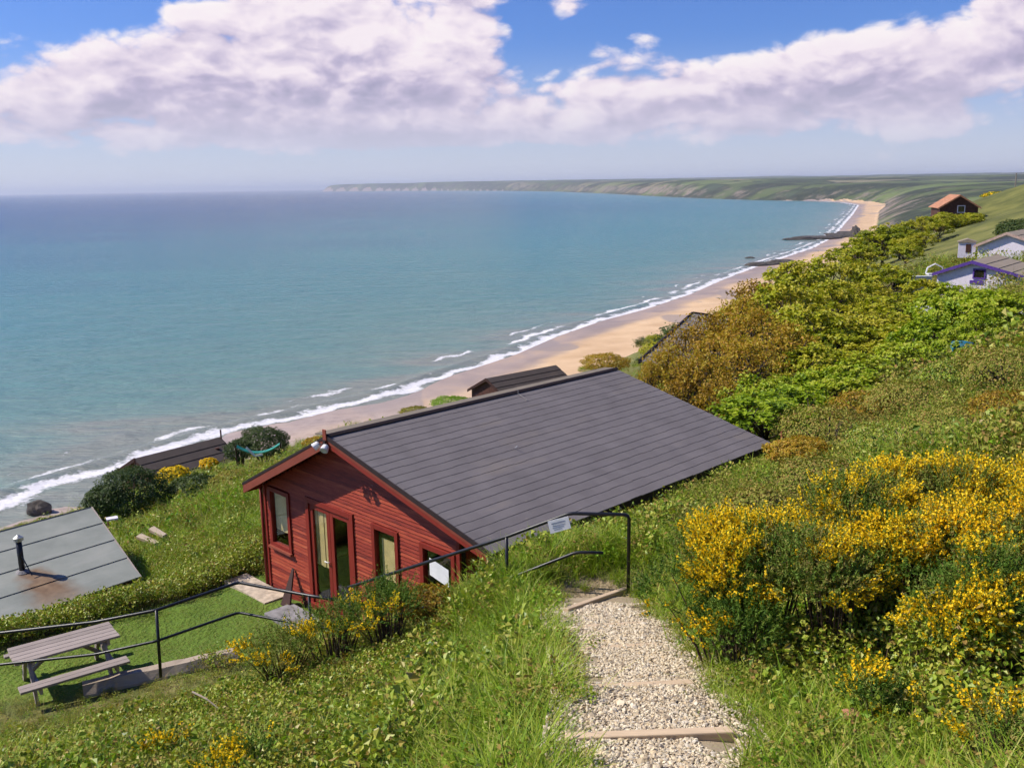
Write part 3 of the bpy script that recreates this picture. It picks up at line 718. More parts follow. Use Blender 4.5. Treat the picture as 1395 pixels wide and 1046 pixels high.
MB().tube([(WA + .12, 4.3, HA + .0), (WA + .42, 4.25, roof_z(WA + .42) + .02)], .009, 5).tube([(WA + .12, 4.3, HA - .02), (WA + .11, 4.3, HA + .09)], .012, 5).build('aerial_stay', M_STONE, cab)
MB().box(-.9, .75, -.62, -.08, -.33, -.12).build('paving_slab', M_CONC, cab, bevel=.01)
tag(cab.children[-1], 'pale concrete paving slab along the foot of the wall')
# doorstep stones, dark wedge in place of a wall shadow, red post at the far eave
def cabw(x, y, z): 
    c, s = math.cos(CAB_TH), math.sin(CAB_TH); return Vector((CAB_O.x + x * c - y * s, CAB_O.y + x * s + y * c, CAB_O.z + z))
st = thing('doorstep', 'grey and cream stone doorstep slabs below the glazed cabin doors', 'step', cabw(1.75, -.75, -.22), CAB_TH)
MB().box(-.55, .55, -.15, .48, -.02, .14).build('slab', M_STONE, st, bevel=.015)
MB().box(-.45, .65, -.52, -.17, -.10, .04).build('slab', M_CONC, st, bevel=.015)
lb = thing('shadow_wedge', 'dark wedge standing in for a shadow on the red cabin wall beside the door', 'board', cabw(1.05, -.25, -.12), CAB_TH)
MB().hexa([(-.05, -.16, -.02), (.26, -.16, -.02), (.26, -.12, -.02), (-.05, -.12, -.02)], [(-.12, .19, .62), (-.06, .19, .62), (-.06, .215, .62), (-.12, .215, .62)]).build('plank', M_DARKWOOD, lb)  # added shape holding the dark of a cast shadow, not timber
p_ = at(1067, 600, 20.3)
rp = MB().box(-.045, .045, -.045, .045, -1.2, .16).hexa([(-.055, -.055, .16), (.055, -.055, .16), (.055, .055, .16), (-.055, .055, .16)], [(-.03, -.03, .23), (.03, -.03, .23), (.03, .03, .23), (-.03, .03, .23)]).build('post', M_BARGE)
rp.location = p_; tag(rp, 'short rusty-red post beside the far lower corner of the charcoal roof', 'post')

# ------------------------------------------------------------------ handrails
def railing(name, label, top, mid, posts, rad=.023):
    o = thing(name, label, 'handrail', posts[0][1])
    inv = -Vector(posts[0][1])
    def smooth_line(ps):
        ps = [Vector(p) for p in ps]; out = [ps[0]]
        for a, b, c in zip(ps[:-2], ps[1:-1], ps[2:]):
            d1 = (a - b).normalized(); d2 = (c - b).normalized(); k = .05
            out += [b + d1 * k, b + d1 * k * .35 + d2 * k * .35, b + d2 * k]
        return out + [ps[-1]]
    MB().tube([p + inv for p in smooth_line(top)], rad, 10).build('top_rail', M_BLACK, o, smooth=True)
    MB().tube([p + inv for p in smooth_line(mid)], rad * .85, 10).build('mid_rail', M_BLACK, o, smooth=True)
    for a, b in posts: MB().tube([Vector(a) + inv, Vector(b) + inv], rad * .95, 10).build('post', M_BLACK, o, smooth=True)
    return o
dn = Vector((0, 0, -1))
A = [at(857, 701, 11.9), at(776, 699, 12.0), at(690, 731, 12.3), at(474, 800, 13.6)]
A.insert(0, A[0] + dn * 1.05)
mA = [at(822, 753, 11.95), at(785, 752, 12.0), at(690, 789, 12.3), at(474, 862, 13.6)]
def drop(p, n=.0): return Vector((p.x, p.y, float(ground(np.array([p.x]), np.array([p.y]))[0]) - n))
railing('handrail', 'black tube handrail at the turn of the gravel path, with a white notice on it', A, mA, [(A[3], drop(A[3], .3)), (A[4] + (A[3] - A[4]) * .04, drop(A[4], .4))])
B = [at(-70, 872, 13.3), at(0, 862, 13.2), at(130, 847, 13.1), at(213, 831, 13.0), at(325, 793, 13.9), at(421, 811, 13.3), at(472, 819, 13.05)]
mB = [at(-70, 916, 13.3), at(0, 905, 13.2), at(130, 891, 13.1), at(213, 873, 13.0), at(325, 834, 13.9), at(421, 852, 13.3), at(472, 860, 13.05)]
railing('handrail', 'black tube handrail running past the picnic table in front of the lawn', B, mB, [(B[3], at(219, 922, 13.05)), (B[5], drop(B[5], .4)), (B[0], drop(B[0], .3))])
# notices hanging on the rail
def sign(label, c4, lines):
    c4 = [Vector(c) for c in c4]; o = thing('notice', label, 'sign', (c4[2] + c4[3]) / 2); q = -(c4[2] + c4[3]) / 2
    u = (c4[1] - c4[0]); v = (c4[3] - c4[0]); n = u.cross(v).normalized()
    if n.y > 0: n = -n
    MB().hexa([p + q - n * .004 for p in c4], [p + q + n * .004 for p in c4]).build('board', M_PAPER, o)
    for a, b, y, h in lines:
        P = lambda i, j: c4[0] + q + u * i + v * j + n * .0055
        MB().add([P(a, y), P(b, y), P(b, y + h), P(a, y + h)], [(0, 1, 2, 3)]).build('print', M_INK, o)
    return o
sign('white printed notice tied to the black handrail above the path turn', [at(746, 710, 12.05), at(774, 703, 11.98), at(778, 719, 11.99), at(750, 727, 12.06)],
     [(.15, .82, .22, .10), (.18, .78, .45, .06), (.15, .70, .60, .06), (.2, .6, .75, .05)])

# ------------------------------------------------------------------ picnic table
M_GREYWOOD = wood('weathered_wood', (.31, .26, .235), 0, .3, .85, 16, 5, .5)
M_LOG = wood('pale_sleeper', (.44, .36, .28), 0, .28, .9, 12, 4, .6)
zt = CAM_Z + LAWN + .73
a_ = on(17, 893, zt); b_ = on(153, 856, zt); ctr = (a_ + b_) / 2; dirv = (b_ - a_); tl = 1.62
pt = thing('picnic_table', 'weathered grey wooden picnic table with fixed benches on the lawn', 'table', (ctr.x, ctr.y, CAM_Z + LAWN), math.atan2(dirv.y, dirv.x))
for i in range(5): 
    y = -.345 + i * .1383
    MB().box(-tl / 2 + random.uniform(-.008, .008), tl / 2 + random.uniform(-.008, .008), y + .004, y + .134, .69, .73).build('plank', M_GREYWOOD, pt, bevel=.006)
for s_ in (-1, 1):
    for j in range(1 if s_ > 0 else 2):
        yy = s_ * .70 + (j * .125 - (.06 if s_ < 0 else 0)) - .06
        MB().box(-tl / 2 - .02, tl / 2 + .02, yy, yy + .12, .41, .45).build('bench_plank', M_GREYWOOD, pt, bevel=.006)
for x in (-.58, .58):
    for s_ in (-1, 1): MB().bar((x, s_ * .60, -.05), (x, s_ * .20, .69), .05, .11, (0, 1, 0)).build('leg', M_GREYWOOD, pt)
    MB().box(x + .026, x + .07, -.80, .80, .31, .41).build('bench_bearer', M_GREYWOOD, pt)
    MB().box(x + .026, x + .07, -.33, .33, .60, .689).build('cross_brace', M_GREYWOOD, pt)
    MB().bar((x * .95, 0, .36), (x * .25, 0, .68), .05, .07, (0, 1, 0)).build('diagonal_brace', M_GREYWOOD, pt)
zl = CAM_Z + LAWN + .2
a_ = on(112, 931, zl); b_ = on(322, 884, zl)
d_ = (b_ - a_); L_ = d_.length
lg = thing('timber_baulk', 'long pale squared timber lying along the near edge of the lawn', 'timber', ((a_.x + b_.x) / 2, (a_.y + b_.y) / 2, CAM_Z + LAWN), math.atan2(d_.y, d_.x))
nseg = 12; mb = MB(); ring = []
for i in range(nseg + 1):
    x = -L_ / 2 + L_ * i / nseg; j = lambda: random.uniform(-.012, .012)
    ring.append([(x, -.17 + j(), -.06), (x, -.155 + j(), .06 + j()), (x, -.06 + j(), .20 + j()), (x, .09 + j(), .205 + j()), (x, .13 + j(), .16 + j()), (x, .13 + j(), -.06)])
V = [p for r_ in ring for p in r_]; Fc = [tuple(range(6))[::-1], tuple(range(nseg * 6, nseg * 6 + 6))] + [(i * 6 + k, i * 6 + (k + 1) % 6, (i + 1) * 6 + (k + 1) % 6, (i + 1) * 6 + k) for i in range(nseg) for k in range(6)]
mb.add(V, Fc).build('beam', M_LOG, lg)

# ------------------------------------------------------------------ grey felt-roofed hut below the lawn
def felt_roof(t):
    co = obj_co(t)
    n = t.noise(co, 1.1, 5, .6); fine = t.noise(co, 60, 3, .7); st = t.noise(t.vmath('MULTIPLY', co, (.5, 2.2, 1)), 1.6, 4, .6)
    c = t.ramp(t.math('MULTIPLY_ADD', fine, .2, t.math('MULTIPLY', n, .8)), [(.3, (.19, .205, .185)), (.5, (.245, .26, .235)), (.7, (.30, .305, .275))])
    c = t.mix(t.mapr(st, .55, .75, 0, .35), c, (.33, .33, .31))
    # rust washed down the felt below the flue
    sx = t.n.new('ShaderNodeSeparateXYZ'); t.l.new(co, sx.inputs[0])
    dx = t.math('SUBTRACT', sx.outputs[0], RUST[0]); dy = t.math('SUBTRACT', RUST[1], sx.outputs[1])
    wob = t.math('MULTIPLY', t.math('SUBTRACT', t.noise(co, 2.4, 4), .5), .5)
    wid = t.math('MULTIPLY_ADD', dy, .16, .20)
    rust = t.math('MULTIPLY', t.mapr(t.math('ABSOLUTE', t.math('ADD', dx, wob)), t.math('MULTIPLY', wid, .4), t.math('MULTIPLY', wid, 1.8), 1, 0), t.math('MULTIPLY', t.mapr(dy, -.10, .15), t.mapr(dy, .9, 2.2, 1, .25)))
    c = t.mix(t.math('MULTIPLY', rust, .85), c, t.ramp(t.noise(co, 5, 4), [(.3, (.13, .065, .03)), (.7, (.25, .15, .08))]))
    return pbsdf(t, c, .85, t.bump(fine, .3, .004), .2)
z_lo, z_hi = CAM_Z - 8.42, CAM_Z - 7.75
c_lo = on(192, 786, z_lo); c_hi = on(125, 691, z_hi); e_lo = on(0, 851, z_lo)
ang = math.atan2(c_lo.y - e_lo.y, c_lo.x - e_lo.x)
hut = thing('hut', 'grey felt-roofed hut with a black flue pipe below the lawn', 'hut', (c_lo.x, c_lo.y, CAM_Z - 10.8), ang)
def loc(o, p):
    c, s = math.cos(o.rotation_euler.z), math.sin(o.rotation_euler.z); d = Vector(p) - o.location
    return Vector((d.x * c + d.y * s, -d.x * s + d.y * c, d.z))
q = loc(hut, c_hi); zl_ = z_lo - hut.location.z; zh_ = z_hi - hut.location.z
LX = -6.2; sh_ = q.x / q.y
slope = (zh_ - zl_) / q.y
fp = on(31, 781, CAM_Z - 8.15); fq = loc(hut, fp); fq.z = zl_ + slope * fq.y
RUST = (fq.x + .12, fq.y)
M_FELT = mat('grey_felt', felt_roof)
NR = 4
for i in range(NR):
    ya, yb = q.y * i / NR, q.y * (i + 1) / NR + (.06 if i < NR - 1 else 0)
    lift0 = .018 * 0 + .022; 
    MB().hexa([(LX + sh_ * ya, ya, zl_ + slope * ya), (sh_ * ya, ya, zl_ + slope * ya), (sh_ * yb, yb, zl_ + slope * yb - .012), (LX + sh_ * yb, yb, zl_ + slope * yb - .012)],
              [(LX + sh_ * ya, ya, zl_ + slope * ya + .026), (sh_ * ya, ya, zl_ + slope * ya + .026), (sh_ * yb, yb, zl_ + slope * yb + .004), (LX + sh_ * yb, yb, zl_ + slope * yb + .004)]).build('roof_sheet', M_FELT, hut)
MB().hexa([(LX + q.x, q.y, zh_), (q.x, q.y, zh_), (q.x + sh_ * 2, q.y + 2.6, zh_ - .9), (LX + q.x + sh_ * 2, q.y + 2.6, zh_ - .9)], [(LX + q.x, q.y, zh_ + .03), (q.x, q.y, zh_ + .03), (q.x + sh_ * 2, q.y + 2.6, zh_ - .87), (LX + q.x + sh_ * 2, q.y + 2.6, zh_ - .87)]).build('roof_slope', M_FELT, hut)
MB().prism([(-.12 + sh_ * .12, .12, -.6), (-.12 + sh_ * .12, .12, zl_ - .02), (q.x - .12, q.y, zh_ - .03), (q.x + sh_ * 2 - .12, q.y + 2.4, zh_ - .92), (q.x + sh_ * 2 - .12, q.y + 2.4, -1.6)], (LX + .24, 0, 0)).build('wall', M_DARKWOOD, hut)
for s_ in (0, 1):
    x = LX * s_; MB().bar((x, 0, zl_ - .03), (x + q.x, q.y, zh_ - .03), .03, .10).build('barge_board', M_GREYWOOD, hut)
flue = MB().tube([(fq.x, fq.y, fq.z - .05), (fq.x, fq.y, fq.z + .70)], .062, 12).build('flue_pipe', M_BLACK, hut, smooth=True)
MB().tube([(fq.x, fq.y, fq.z + .70), (fq.x, fq.y, fq.z + .73), (fq.x, fq.y, fq.z + .80), (fq.x, fq.y, fq.z + .86)], [.06, .105, .105, .02], 12).build('cowl', plain('cowl_metal', (.42, .42, .40), .4, metal=.6), flue)
MB().tube([(fq.x, fq.y, fq.z + .0), (fq.x, fq.y, fq.z + .05)], [.16, .09], 12).build('flashing', M_STONE, flue)
MB().tube([(fq.x, fq.y, fq.z + .45), (fq.x + .05, fq.y - .36, fq.z - .0)], .014, 6).build('stay', M_BLACK, flue)

# ------------------------------------------------------------------ the other huts
M_BROWNFELT = felt('brown_felt', (.085, .066, .058), rough=.9)
M_REDTILE = plain('terracotta_roof', (.40, .19, .11), .85, .25, 3)
M_BROWNWALL = plain('brown_boards', (.075, .032, .024), .8, .3, 4)
M_LILAC = plain('white_wall_paint', (.72, .66, .76), .7, .06)
M_PURPLE = plain('purple_paint', (.10, .05, .27), .5, .12)
M_TANFELT = felt('tan_felt', (.33, .27, .21), rough=.9)
M_GREYSHEET = plain('grey_sheet_roof', (.36, .36, .34), .75, .18, 2)
M_TIMBERGREY = wood('silver_timber', (.20, .175, .15), 1, .3, .9, 10, 4, .3)
def gable_hut(name, label, loc_, rz, wx, ly, hw, hr, mroof, mwall, mtrim, ov=.25, apex=.5, rows=4, group=None):
    """gable faces -y; ridge runs along y"""
    o = thing(name, label, 'hut', loc_, rz, group)
    ax = wx * (apex - .5)
    MB().prism([(-wx / 2, 0, -2.5), (wx / 2, 0, -2.5), (wx / 2, 0, hw), (ax, 0, hr), (-wx / 2, 0, hw)], (0, ly, 0)).build('wall', mwall, o)
    for s_ in (-1, 1):
        ex = s_ * (wx / 2 + ov); kz = (hr - hw) / (wx / 2 - s_ * ax); ez = hr - kz * abs(ex - ax)
        for i in range(rows):
            xa, xb = ax + (ex - ax) * i / rows, ax + (ex - ax) * (i + 1) / rows; za, zb = hr + (ez - hr) * i / rows, hr + (ez - hr) * (i + 1) / rows
            MB().hexa([(xa, -ov, za + .01), (xb, -ov, zb + .01), (xb, ly + ov, zb + .01), (xa, ly + ov, za + .01)], [(xa, -ov, za + .05), (xb, -ov, zb + .085), (xb, ly + ov, zb + .085), (xa, ly + ov, za + .05)]).build('roof_sheet', mroof, o)
        MB().prism([(ax, -ov - .035, hr + .07), (ex, -ov - .035, ez + .07), (ex, -ov - .035, ez - .12), (ax, -ov - .035, hr - .14)], (0, .032, 0)).build('barge_board', mtrim, o)
    return o
def hut_window(o, x0, x1, z0, z1, mt):
    f = frame(MB(), x0, x1, z0, z1, .08, -.06, -.003).build('window', mt, o); MB().box(x0 + .08, x1 - .08, -.03, -.02, z0 + .08, z1 - .08).build('pane', M_GLASS, f)
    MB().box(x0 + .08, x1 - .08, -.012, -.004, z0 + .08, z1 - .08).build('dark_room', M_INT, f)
# dark roof down the slope, left
p0 = at(190, 643, 53); p1 = at(297, 622, 57)
v = p1 - p0
g = gable_hut('hut', 'long dark-roofed hut down the slope above the surf, behind yellow gorse', (p0.x, p0.y, p0.z - 2.3), math.atan2(v.y, v.x) - math.pi / 2, 4.2, v.xy.length, 2.0, 3.1, M_BROWNFELT, M_BROWNWALL, M_DARKWOOD)
# brown hut beyond the cabin ridge
p0 = at(661, 533, 62); p1 = at(752, 515, 66); v = p1 - p0
g = gable_hut('hut', 'brown felt-roofed hut on the brow just beyond the cabin ridge', (p0.x + .2, p0.y + 1.2, p0.z - 2.05), math.atan2(v.y, v.x) - math.pi / 2, 3.6, v.xy.length, 1.7, 2.65, M_BROWNFELT, M_BROWNWALL, M_DARKWOOD, .2)
# weathered chalet with a silver slatted roof behind the thicket
pA = at(872, 494, 46); pB = at(944, 428, 60); pC = at(985, 424, 62)
ch = thing('chalet', 'weathered chalet with a grey slatted roof half hidden behind the brown thicket', 'chalet', (pA.x, pA.y, pA.z - 3), 0)
L0 = Vector((0, 0, 3)); L1 = pB - pA + L0; wdt = Vector((4.6, -1.2, -.55))
nb = 11
for i in range(nb):
    k0, k1 = i / nb, (i + .86) / nb
    a0, a1 = L0.lerp(L1, k0), L0.lerp(L1, k1)
    MB().prism([a0, a1, a1 + wdt, a0 + wdt], (0, 0, .07)).build('roof_plank', M_TIMBERGREY, ch)
MB().bar(L0 + Vector((-.05, 0, .05)), L1 + Vector((-.05, 0, .05)), .09, .2).build('barge_board', M_DARKTRIM, ch)
MB().bar(L1 + Vector((0, .05, .05)), L1 + wdt + Vector((0, .05, .05)), .09, .2).build('barge_board', M_DARKTRIM, ch)
MB().prism([L0 + Vector((.3, .3, -.15)), L1 + Vector((.3, -.3, -.15)), L1 + wdt + Vector((-.3, -.3, -.15)), L0 + wdt + Vector((-.3, .3, -.15))], (0, 0, -5)).build('wall', M_BROWNWALL, ch)
# terracotta-roofed hut on the skyline
pc = at(1306, 290, 118)
g = gable_hut('hut', 'brown hut with a terracotta roof on the skyline', (pc.x, pc.y, pc.z - .6), R(-14), 4.4, 6.0, 1.35, 2.75, M_REDTILE, M_BROWNWALL, M_REDTILE, .3)
hut_window(g, -.2, .7, .6, 1.5, M_LILAC)
# white bungalow with purple barge boards
pc = at(1333, 380, 60)
g = gable_hut('bungalow', 'white bungalow with purple barge boards above the thicket', (pc.x, pc.y, pc.z - .5), R(-40), 5.0, 5.6, .8, 1.6, M_TANFELT, M_LILAC, M_PURPLE, .25, .42)
hut_window(g, -.35, .4, .50, 1.15, M_PURPLE)
MB().box(-.5, .3, -.05, -.003, .18, .40).build('flower_box', M_PURPLE, g)
pc2 = at(1378, 338, 70)
g2 = gable_hut('bungalow', 'second tan-roofed bungalow close behind the white purple-trimmed one', (pc2.x, pc2.y, pc2.z - 1.2), R(-40), 4.6, 6.0, 1.4, 2.3, M_TANFELT, M_LILAC, plain('faded_pink_trim', (.45, .32, .27), .8), .25, .42)
for (px_, py_, d_, sx_, lab) in ((1252, 373, 61, 1.6, 'low white garden wall left of the purple-trimmed bungalow'), (1276, 366, 63, 1.0, 'white arched garden bench beside the purple-trimmed bungalow')):
    p_ = at(px_, py_, d_); o = thing('garden_wall' if sx_ > 1.2 else 'garden_bench', lab, 'wall' if sx_ > 1.2 else 'bench', (p_.x, p_.y, p_.z - .55))
    if sx_ > 1.2: MB().box(-.8, .8, -.12, .12, -1, .32).build('wall', M_LILAC, o); MB().box(-.85, .85, -.16, .16, .32, .40).build('coping', M_WHITE, o)
    else:
        MB().box(-.6, .6, -.25, .25, .15, .24).build('seat', M_WHITE, o); MB().tube([(-.6, .25, .2), (-.5, .25, .6), (0, .25, .85), (.5, .25, .6), (.6, .25, .2)], .05, 6).build('backrest', M_WHITE, o)
        for x in (-.5, .5):
            for y in (-.2, .2): MB().box(x - .04, x + .04, y - .04, y + .04, -.8, .15).build('leg', M_WHITE, o)
p_ = at(1318, 329, 72); o = thing('outhouse', 'small pale shed with a tan roof on the grass behind the purple-trimmed bungalow', 'shed', (p_.x, p_.y, p_.z - .45), R(-25)); o.scale = (.8, .8, .8)
MB().box(-.75, .75, 0, 1.4, -1.0, .45).build('wall', M_LILAC, o); MB().prism([(-.85, -.1, .46), (.85, -.1, .46), (.85, -.1, .52), (0, -.1, .80), (-.85, -.1, .52)], (0, 1.6, 0)).build('roof', M_TANFELT, o); MB().box(-.1, .35, -.03, -.003, -.5, .32).build('door', M_BROWNWALL, o)
# flat grey roofs glimpsed among the leaves
for px_, py_, d_, w_, lab, mt in ((1318, 436, 38, 3.1, 'flat grey sheet roof glimpsed among the leaves above the blue barrel', M_GREYSHEET), (1398, 444, 34, 2.0, 'shed with a pale roof and rust-red fascia at the right edge of the thicket', M_GREYSHEET)):
    p_ = at(px_, py_, d_); o = thing('shed', lab, 'shed', (p_.x, p_.y, p_.z - 1.9), R(-12))
    MB().box(-w_ / 2 + .1, w_ / 2 - .1, .1, 2.0, -1.2, 1.74).build('wall', M_BROWNWALL, o)
    for i in range(6):
        xa = -w_ / 2 + w_ * i / 6; xb = xa + w_ / 6 - .012
        MB().hexa([(xa, -.1, 1.76), (xb, -.1, 1.76), (xb, 2.2, 2.14), (xa, 2.2, 2.14)], [(xa, -.1, 1.80), (xb, -.1, 1.80), (xb, 2.2, 2.18), (xa, 2.2, 2.18)]).build('roof_sheet', mt, o)
    MB().box(-w_ / 2, w_ / 2, -.14, -.102, 1.58, 1.79).build('fascia', M_REDTILE if w_ < 2.5 else M_TIMBERGREY, o)
p_ = at(1311, 474, 27.6); o = thing('barrel', 'bright blue plastic barrel half hidden in the thicket', 'barrel', (p_.x, p_.y, p_.z - .35))
M_BLUE = plain('blue_plastic', (.015, .13, .22), .5, .3)
MB().tube([(0, 0, -.5), (0, 0, -.2), (0, 0, .1), (0, 0, .4), (0, 0, .52), (0, 0, .55)], [.30, .33, .34, .33, .29, .1], 16).build('body', M_BLUE, o, smooth=True)
for z in (-.1, .25): MB().tube([(0, 0, z - .02), (0, 0, z + .02)], .352, 16).build('hoop', M_BLUE, o)
# pole on the skyline
p_ = at(1383, 256, 150); po = MB().tube([(0, 0, -1), (0, 0, 2.3)], [.11, .08], 8).build('pole', M_TIMBERGREY); po.location = p_; tag(po, 'thin bare pole standing on the skyline at the right edge', 'pole')

# ------------------------------------------------------------------ small things on the slope
for px_, py_, d_, h, lab in ((297, 622, 56, .55, 'stout short post at the far end of the long dark hut roof'), (303, 618, 57, 1.5, 'taller thin post beside the stout one at the dark hut'), (185, 643, 52, .8, 'thin pole at the near end of the long dark hut roof')):
    p_ = at(px_, py_, d_); o = MB().tube([(0, 0, -1.5), (0, 0, h)], .13 if h < .6 else .05, 7).build('post', M_BROWNWALL); o.location = p_; tag(o, lab, 'post')
M_TURQ = plain('turquoise_cloth', (.03, .26, .22), .7)
p_ = at(352, 622, 41.5); o = thing('hammock', 'turquoise and white sling hanging in front of the round bush on the slope', 'hammock', (p_.x, p_.y, p_.z), R(8)); o.scale = (.75, .75, .8)
for x in (-1.25, 1.3): MB().tube([(x, 0, -1), (x, 0, .72)], .035, 6).build('post', M_DARKWOOD, o)
V = []; 
for i in range(13):
    k = i / 12; x = -1.2 + 2.45 * k; z = .62 - 1.0 * 4 * k * (1 - k) * .42
    V += [(x, -.22, z + .05), (x, 0, z - .06), (x, .22, z + .05)]
mb = MB().add(V, [(i * 3 + j, i * 3 + j + 1, i * 3 + j + 4, i * 3 + j + 3) for i in range(12) for j in range(2)]); hm = mb.build('sling', M_TURQ, o); hm.modifiers.new('thick', 'SOLIDIFY').thickness = .02
MB().bar((-.62, -.25, .62), (-.15, -.25, .12), .05, .11).bar((-.15, -.25, .12), (.28, -.25, .18), .05, .11).build('white_strap', M_WHITE, o)
p_ = at(153, 709, 29); o = thing('stool', 'small pale-topped rusty stool beside the corner of the grey hut roof', 'stool', (p_.x, p_.y, p_.z - .22), .5); o.scale = (.62, .62, .7)
MB().box(-.26, .26, -.2, .2, .38, .45).build('seat', M_LILAC, o)
for x in (-.2, .2):
    for y in (-.14, .14): MB().box(x - .03, x + .03, y - .03, y + .03, -.3, .38).build('leg', M_REDTILE, o)
for px_, py_, L_, a, lab in ((202, 737, .85, -38, 'thick pale driftwood plank lying on the grass slope below the dark round bush'), (216, 727, .75, -44, 'thinner pale driftwood plank lying just above the thick one')):
    p_ = on(px_, py_, CAM_Z - 9.0); p_ = at(px_, py_, 25.2); g_ = drop(p_)
    o = MB().hexa([(-L_ / 2, -.09, 0), (L_ / 2, -.06, 0), (L_ / 2, .08, 0), (-L_ / 2, .1, 0)], [(-L_ / 2, -.08, .1), (L_ / 2, -.05, .07), (L_ / 2, .07, .07), (-L_ / 2, .09, .1)]).build('driftwood_plank', M_LOG, bevel=.01)
    o.location = (p_.x, p_.y, p_.z); o.rotation_euler = (R(14), 0, R(a)); tag(o, lab, 'plank')
# rocks on the beach and the reefs
M_ROCK = plain('dark_rock', (.07, .06, .052), .9, .5, .35, .2, .6, 2)
def rock(px_, py_, z, sx, sy, sz, lab, seed, group=None, rz=0):
    p_ = on(px_, py_, z); bm = bmesh.new(); bmesh.ops.create_icosphere(bm, subdivisions=3, radius=1); rg = np.random.default_rng(seed); off = rg.random(3) * 50
    for v_ in bm.verts:
        c = v_.co; n_ = float(fbm(np.array([c.x * 3 + off[0] + c.z * 2]), np.array([c.y * 3 + off[1] - c.z]), 1.6, 4)[0])
        c *= .55 + .95 * n_
        v_.co = (c.x * sx, c.y * sy, c.z * sz)
    me = bpy.data.meshes.new('rock'); bm.to_mesh(me); bm.free(); me.materials.append(M_ROCK)
    o = link('rock', me); o.location = (p_.x, p_.y, z); o.rotation_euler.z = rz; tag(o, lab, 'rock', group)
rock(53, 694, .6, 1.9, 1.6, 1.3, 'dark boulder on the beach above the grey hut roof', 1)
rock(1112, 325, .2, 30, 14, 3.0, 'long dark reef running out from the far end of the beach', 2, None, .2)
rock(1096, 326, .1, 18, 9, 1.8, 'low seaward tip of the far reef', 3, None, .1)
rock(1150, 321, 1.0, 16, 20, 3.5, 'pale foreshore rocks where the far reef meets the beach', 4)
rock(1165, 322, 1.5, 4, 9, 9, 'upright dark sea stack at the foot of the far slope', 5)
rock(1040, 361, .2, 14, 7, 1.8, 'small dark reef awash in the nearer surf', 6, None, .3)
rock(1062, 358, .3, 9, 6, 1.8, 'landward lump of the small reef in the surf', 7)
rock(1022, 352, 0, 3.0, 2.2, 1.0, 'tiny rock in the sea off the small reef', 8)

# ------------------------------------------------------------------ plants: materials
def leaf_mat(name, stops, trans=.35, rough=.5, spec=.25, nscale=0):
    """stops: colours picked per plant or per leaf"""
    def fn(t):
        rnd = t.node('ShaderNodeObjectInfo', out=5)
        lf = t.node('ShaderNodeAttribute', attribute_name='leaf', out=2)
        f = t.math('FRACT', t.math('ADD', t.math('MULTIPLY', rnd, .55), t.math('MULTIPLY', lf, .62)))
        tri = t.math('PINGPONG', t.math('ADD', t.math('MULTIPLY', rnd, .5), t.math('MULTIPLY', lf, .7)), .75)
        c = t.ramp(t.math('MULTIPLY', tri, 1.333), stops)
        pb = pbsdf(t, c, rough, None, spec)
        tr = t.node('ShaderNodeBsdfTranslucent', {'Color': t.mix(1.0, c, (1.15, 1.2, .55), 'MULTIPLY')})
        return t.node('ShaderNodeMixShader', [trans, pb, tr])
    return mat(name, fn)
M_GRASS = leaf_mat('grass_blades', [(0, (0.061, 0.131, 0.006)), (.35, (0.149, 0.263, 0.012)), (.7, (0.264, 0.388, 0.022)), (.9, (0.374, 0.425, 0.050)), (1, (0.484, 0.450, 0.140))], .28)
M_LAWN = leaf_mat('lawn_blades', [(0, (.10, .19, .010)), (.5, (.17, .27, .016)), (.85, (.27, .30, .04)), (1, (.36, .31, .10))], .25)
M_STRAW = leaf_mat('dry_grass', [(0, (.30, .22, .09)), (.5, (.42, .31, .15)), (1, (.26, .24, .08))], .25)
M_BRAMBLE = leaf_mat('bramble_leaves', [(0, (0.046, 0.096, 0.008)), (.35, (0.144, 0.234, 0.014)), (.65, (0.287, 0.372, 0.030)), (.86, (0.414, 0.420, 0.060)), (1, (0.322, 0.204, 0.050))], .22, .45, .4)
M_WEED = leaf_mat('olive_weeds', [(0, (0.050, 0.078, 0.008)), (.35, (0.144, 0.182, 0.018)), (.65, (0.275, 0.293, 0.040)), (.85, (0.375, 0.325, 0.075)), (1, (0.325, 0.182, 0.060))], .22, .7)
M_FERN = leaf_mat('bright_weeds', [(0, (0.055, 0.144, 0.008)), (.5, (0.165, 0.333, 0.016)), (1, (0.308, 0.437, 0.040))], .28)
M_TWIG = plain('brown_twigs', (.10, .065, .04), .9, .3, 8)
M_BARK = plain('bark', (.085, .065, .048), .9, .35, 6, .15, .5, 20)
M_SYC = leaf_mat('yellow_green_leaves', [(0, (0.052, 0.092, 0.005)), (.35, (0.184, 0.230, 0.009)), (.7, (0.368, 0.391, 0.016)), (1, (0.483, 0.414, 0.045))], .32)
M_BROWNLEAF = leaf_mat('bronze_leaves', [(0, (0.088, 0.053, 0.007)), (.35, (0.264, 0.152, 0.016)), (.7, (0.462, 0.284, 0.027)), (.9, (0.418, 0.357, 0.032)), (1, (0.506, 0.252, 0.054))], .32)
M_GREENLEAF = leaf_mat('bright_green_leaves', [(0, (0.055, 0.110, 0.006)), (.4, (0.187, 0.286, 0.010)), (.8, (0.352, 0.440, 0.022)), (1, (0.418, 0.418, 0.050))], .32)
M_DARKLEAF = leaf_mat('dark_bush_leaves', [(0, (0.021, 0.047, 0.011)), (.5, (0.046, 0.086, 0.017)), (1, (0.091, 0.124, 0.029))], .2, .5)
M_GORSE = leaf_mat('gorse_spines', [(0, (0.026, 0.068, 0.007)), (.4, (0.078, 0.158, 0.013)), (.75, (0.156, 0.240, 0.029)), (.93, (0.260, 0.255, 0.055)), (1, (0.260, 0.180, 0.055))], .15, .7)
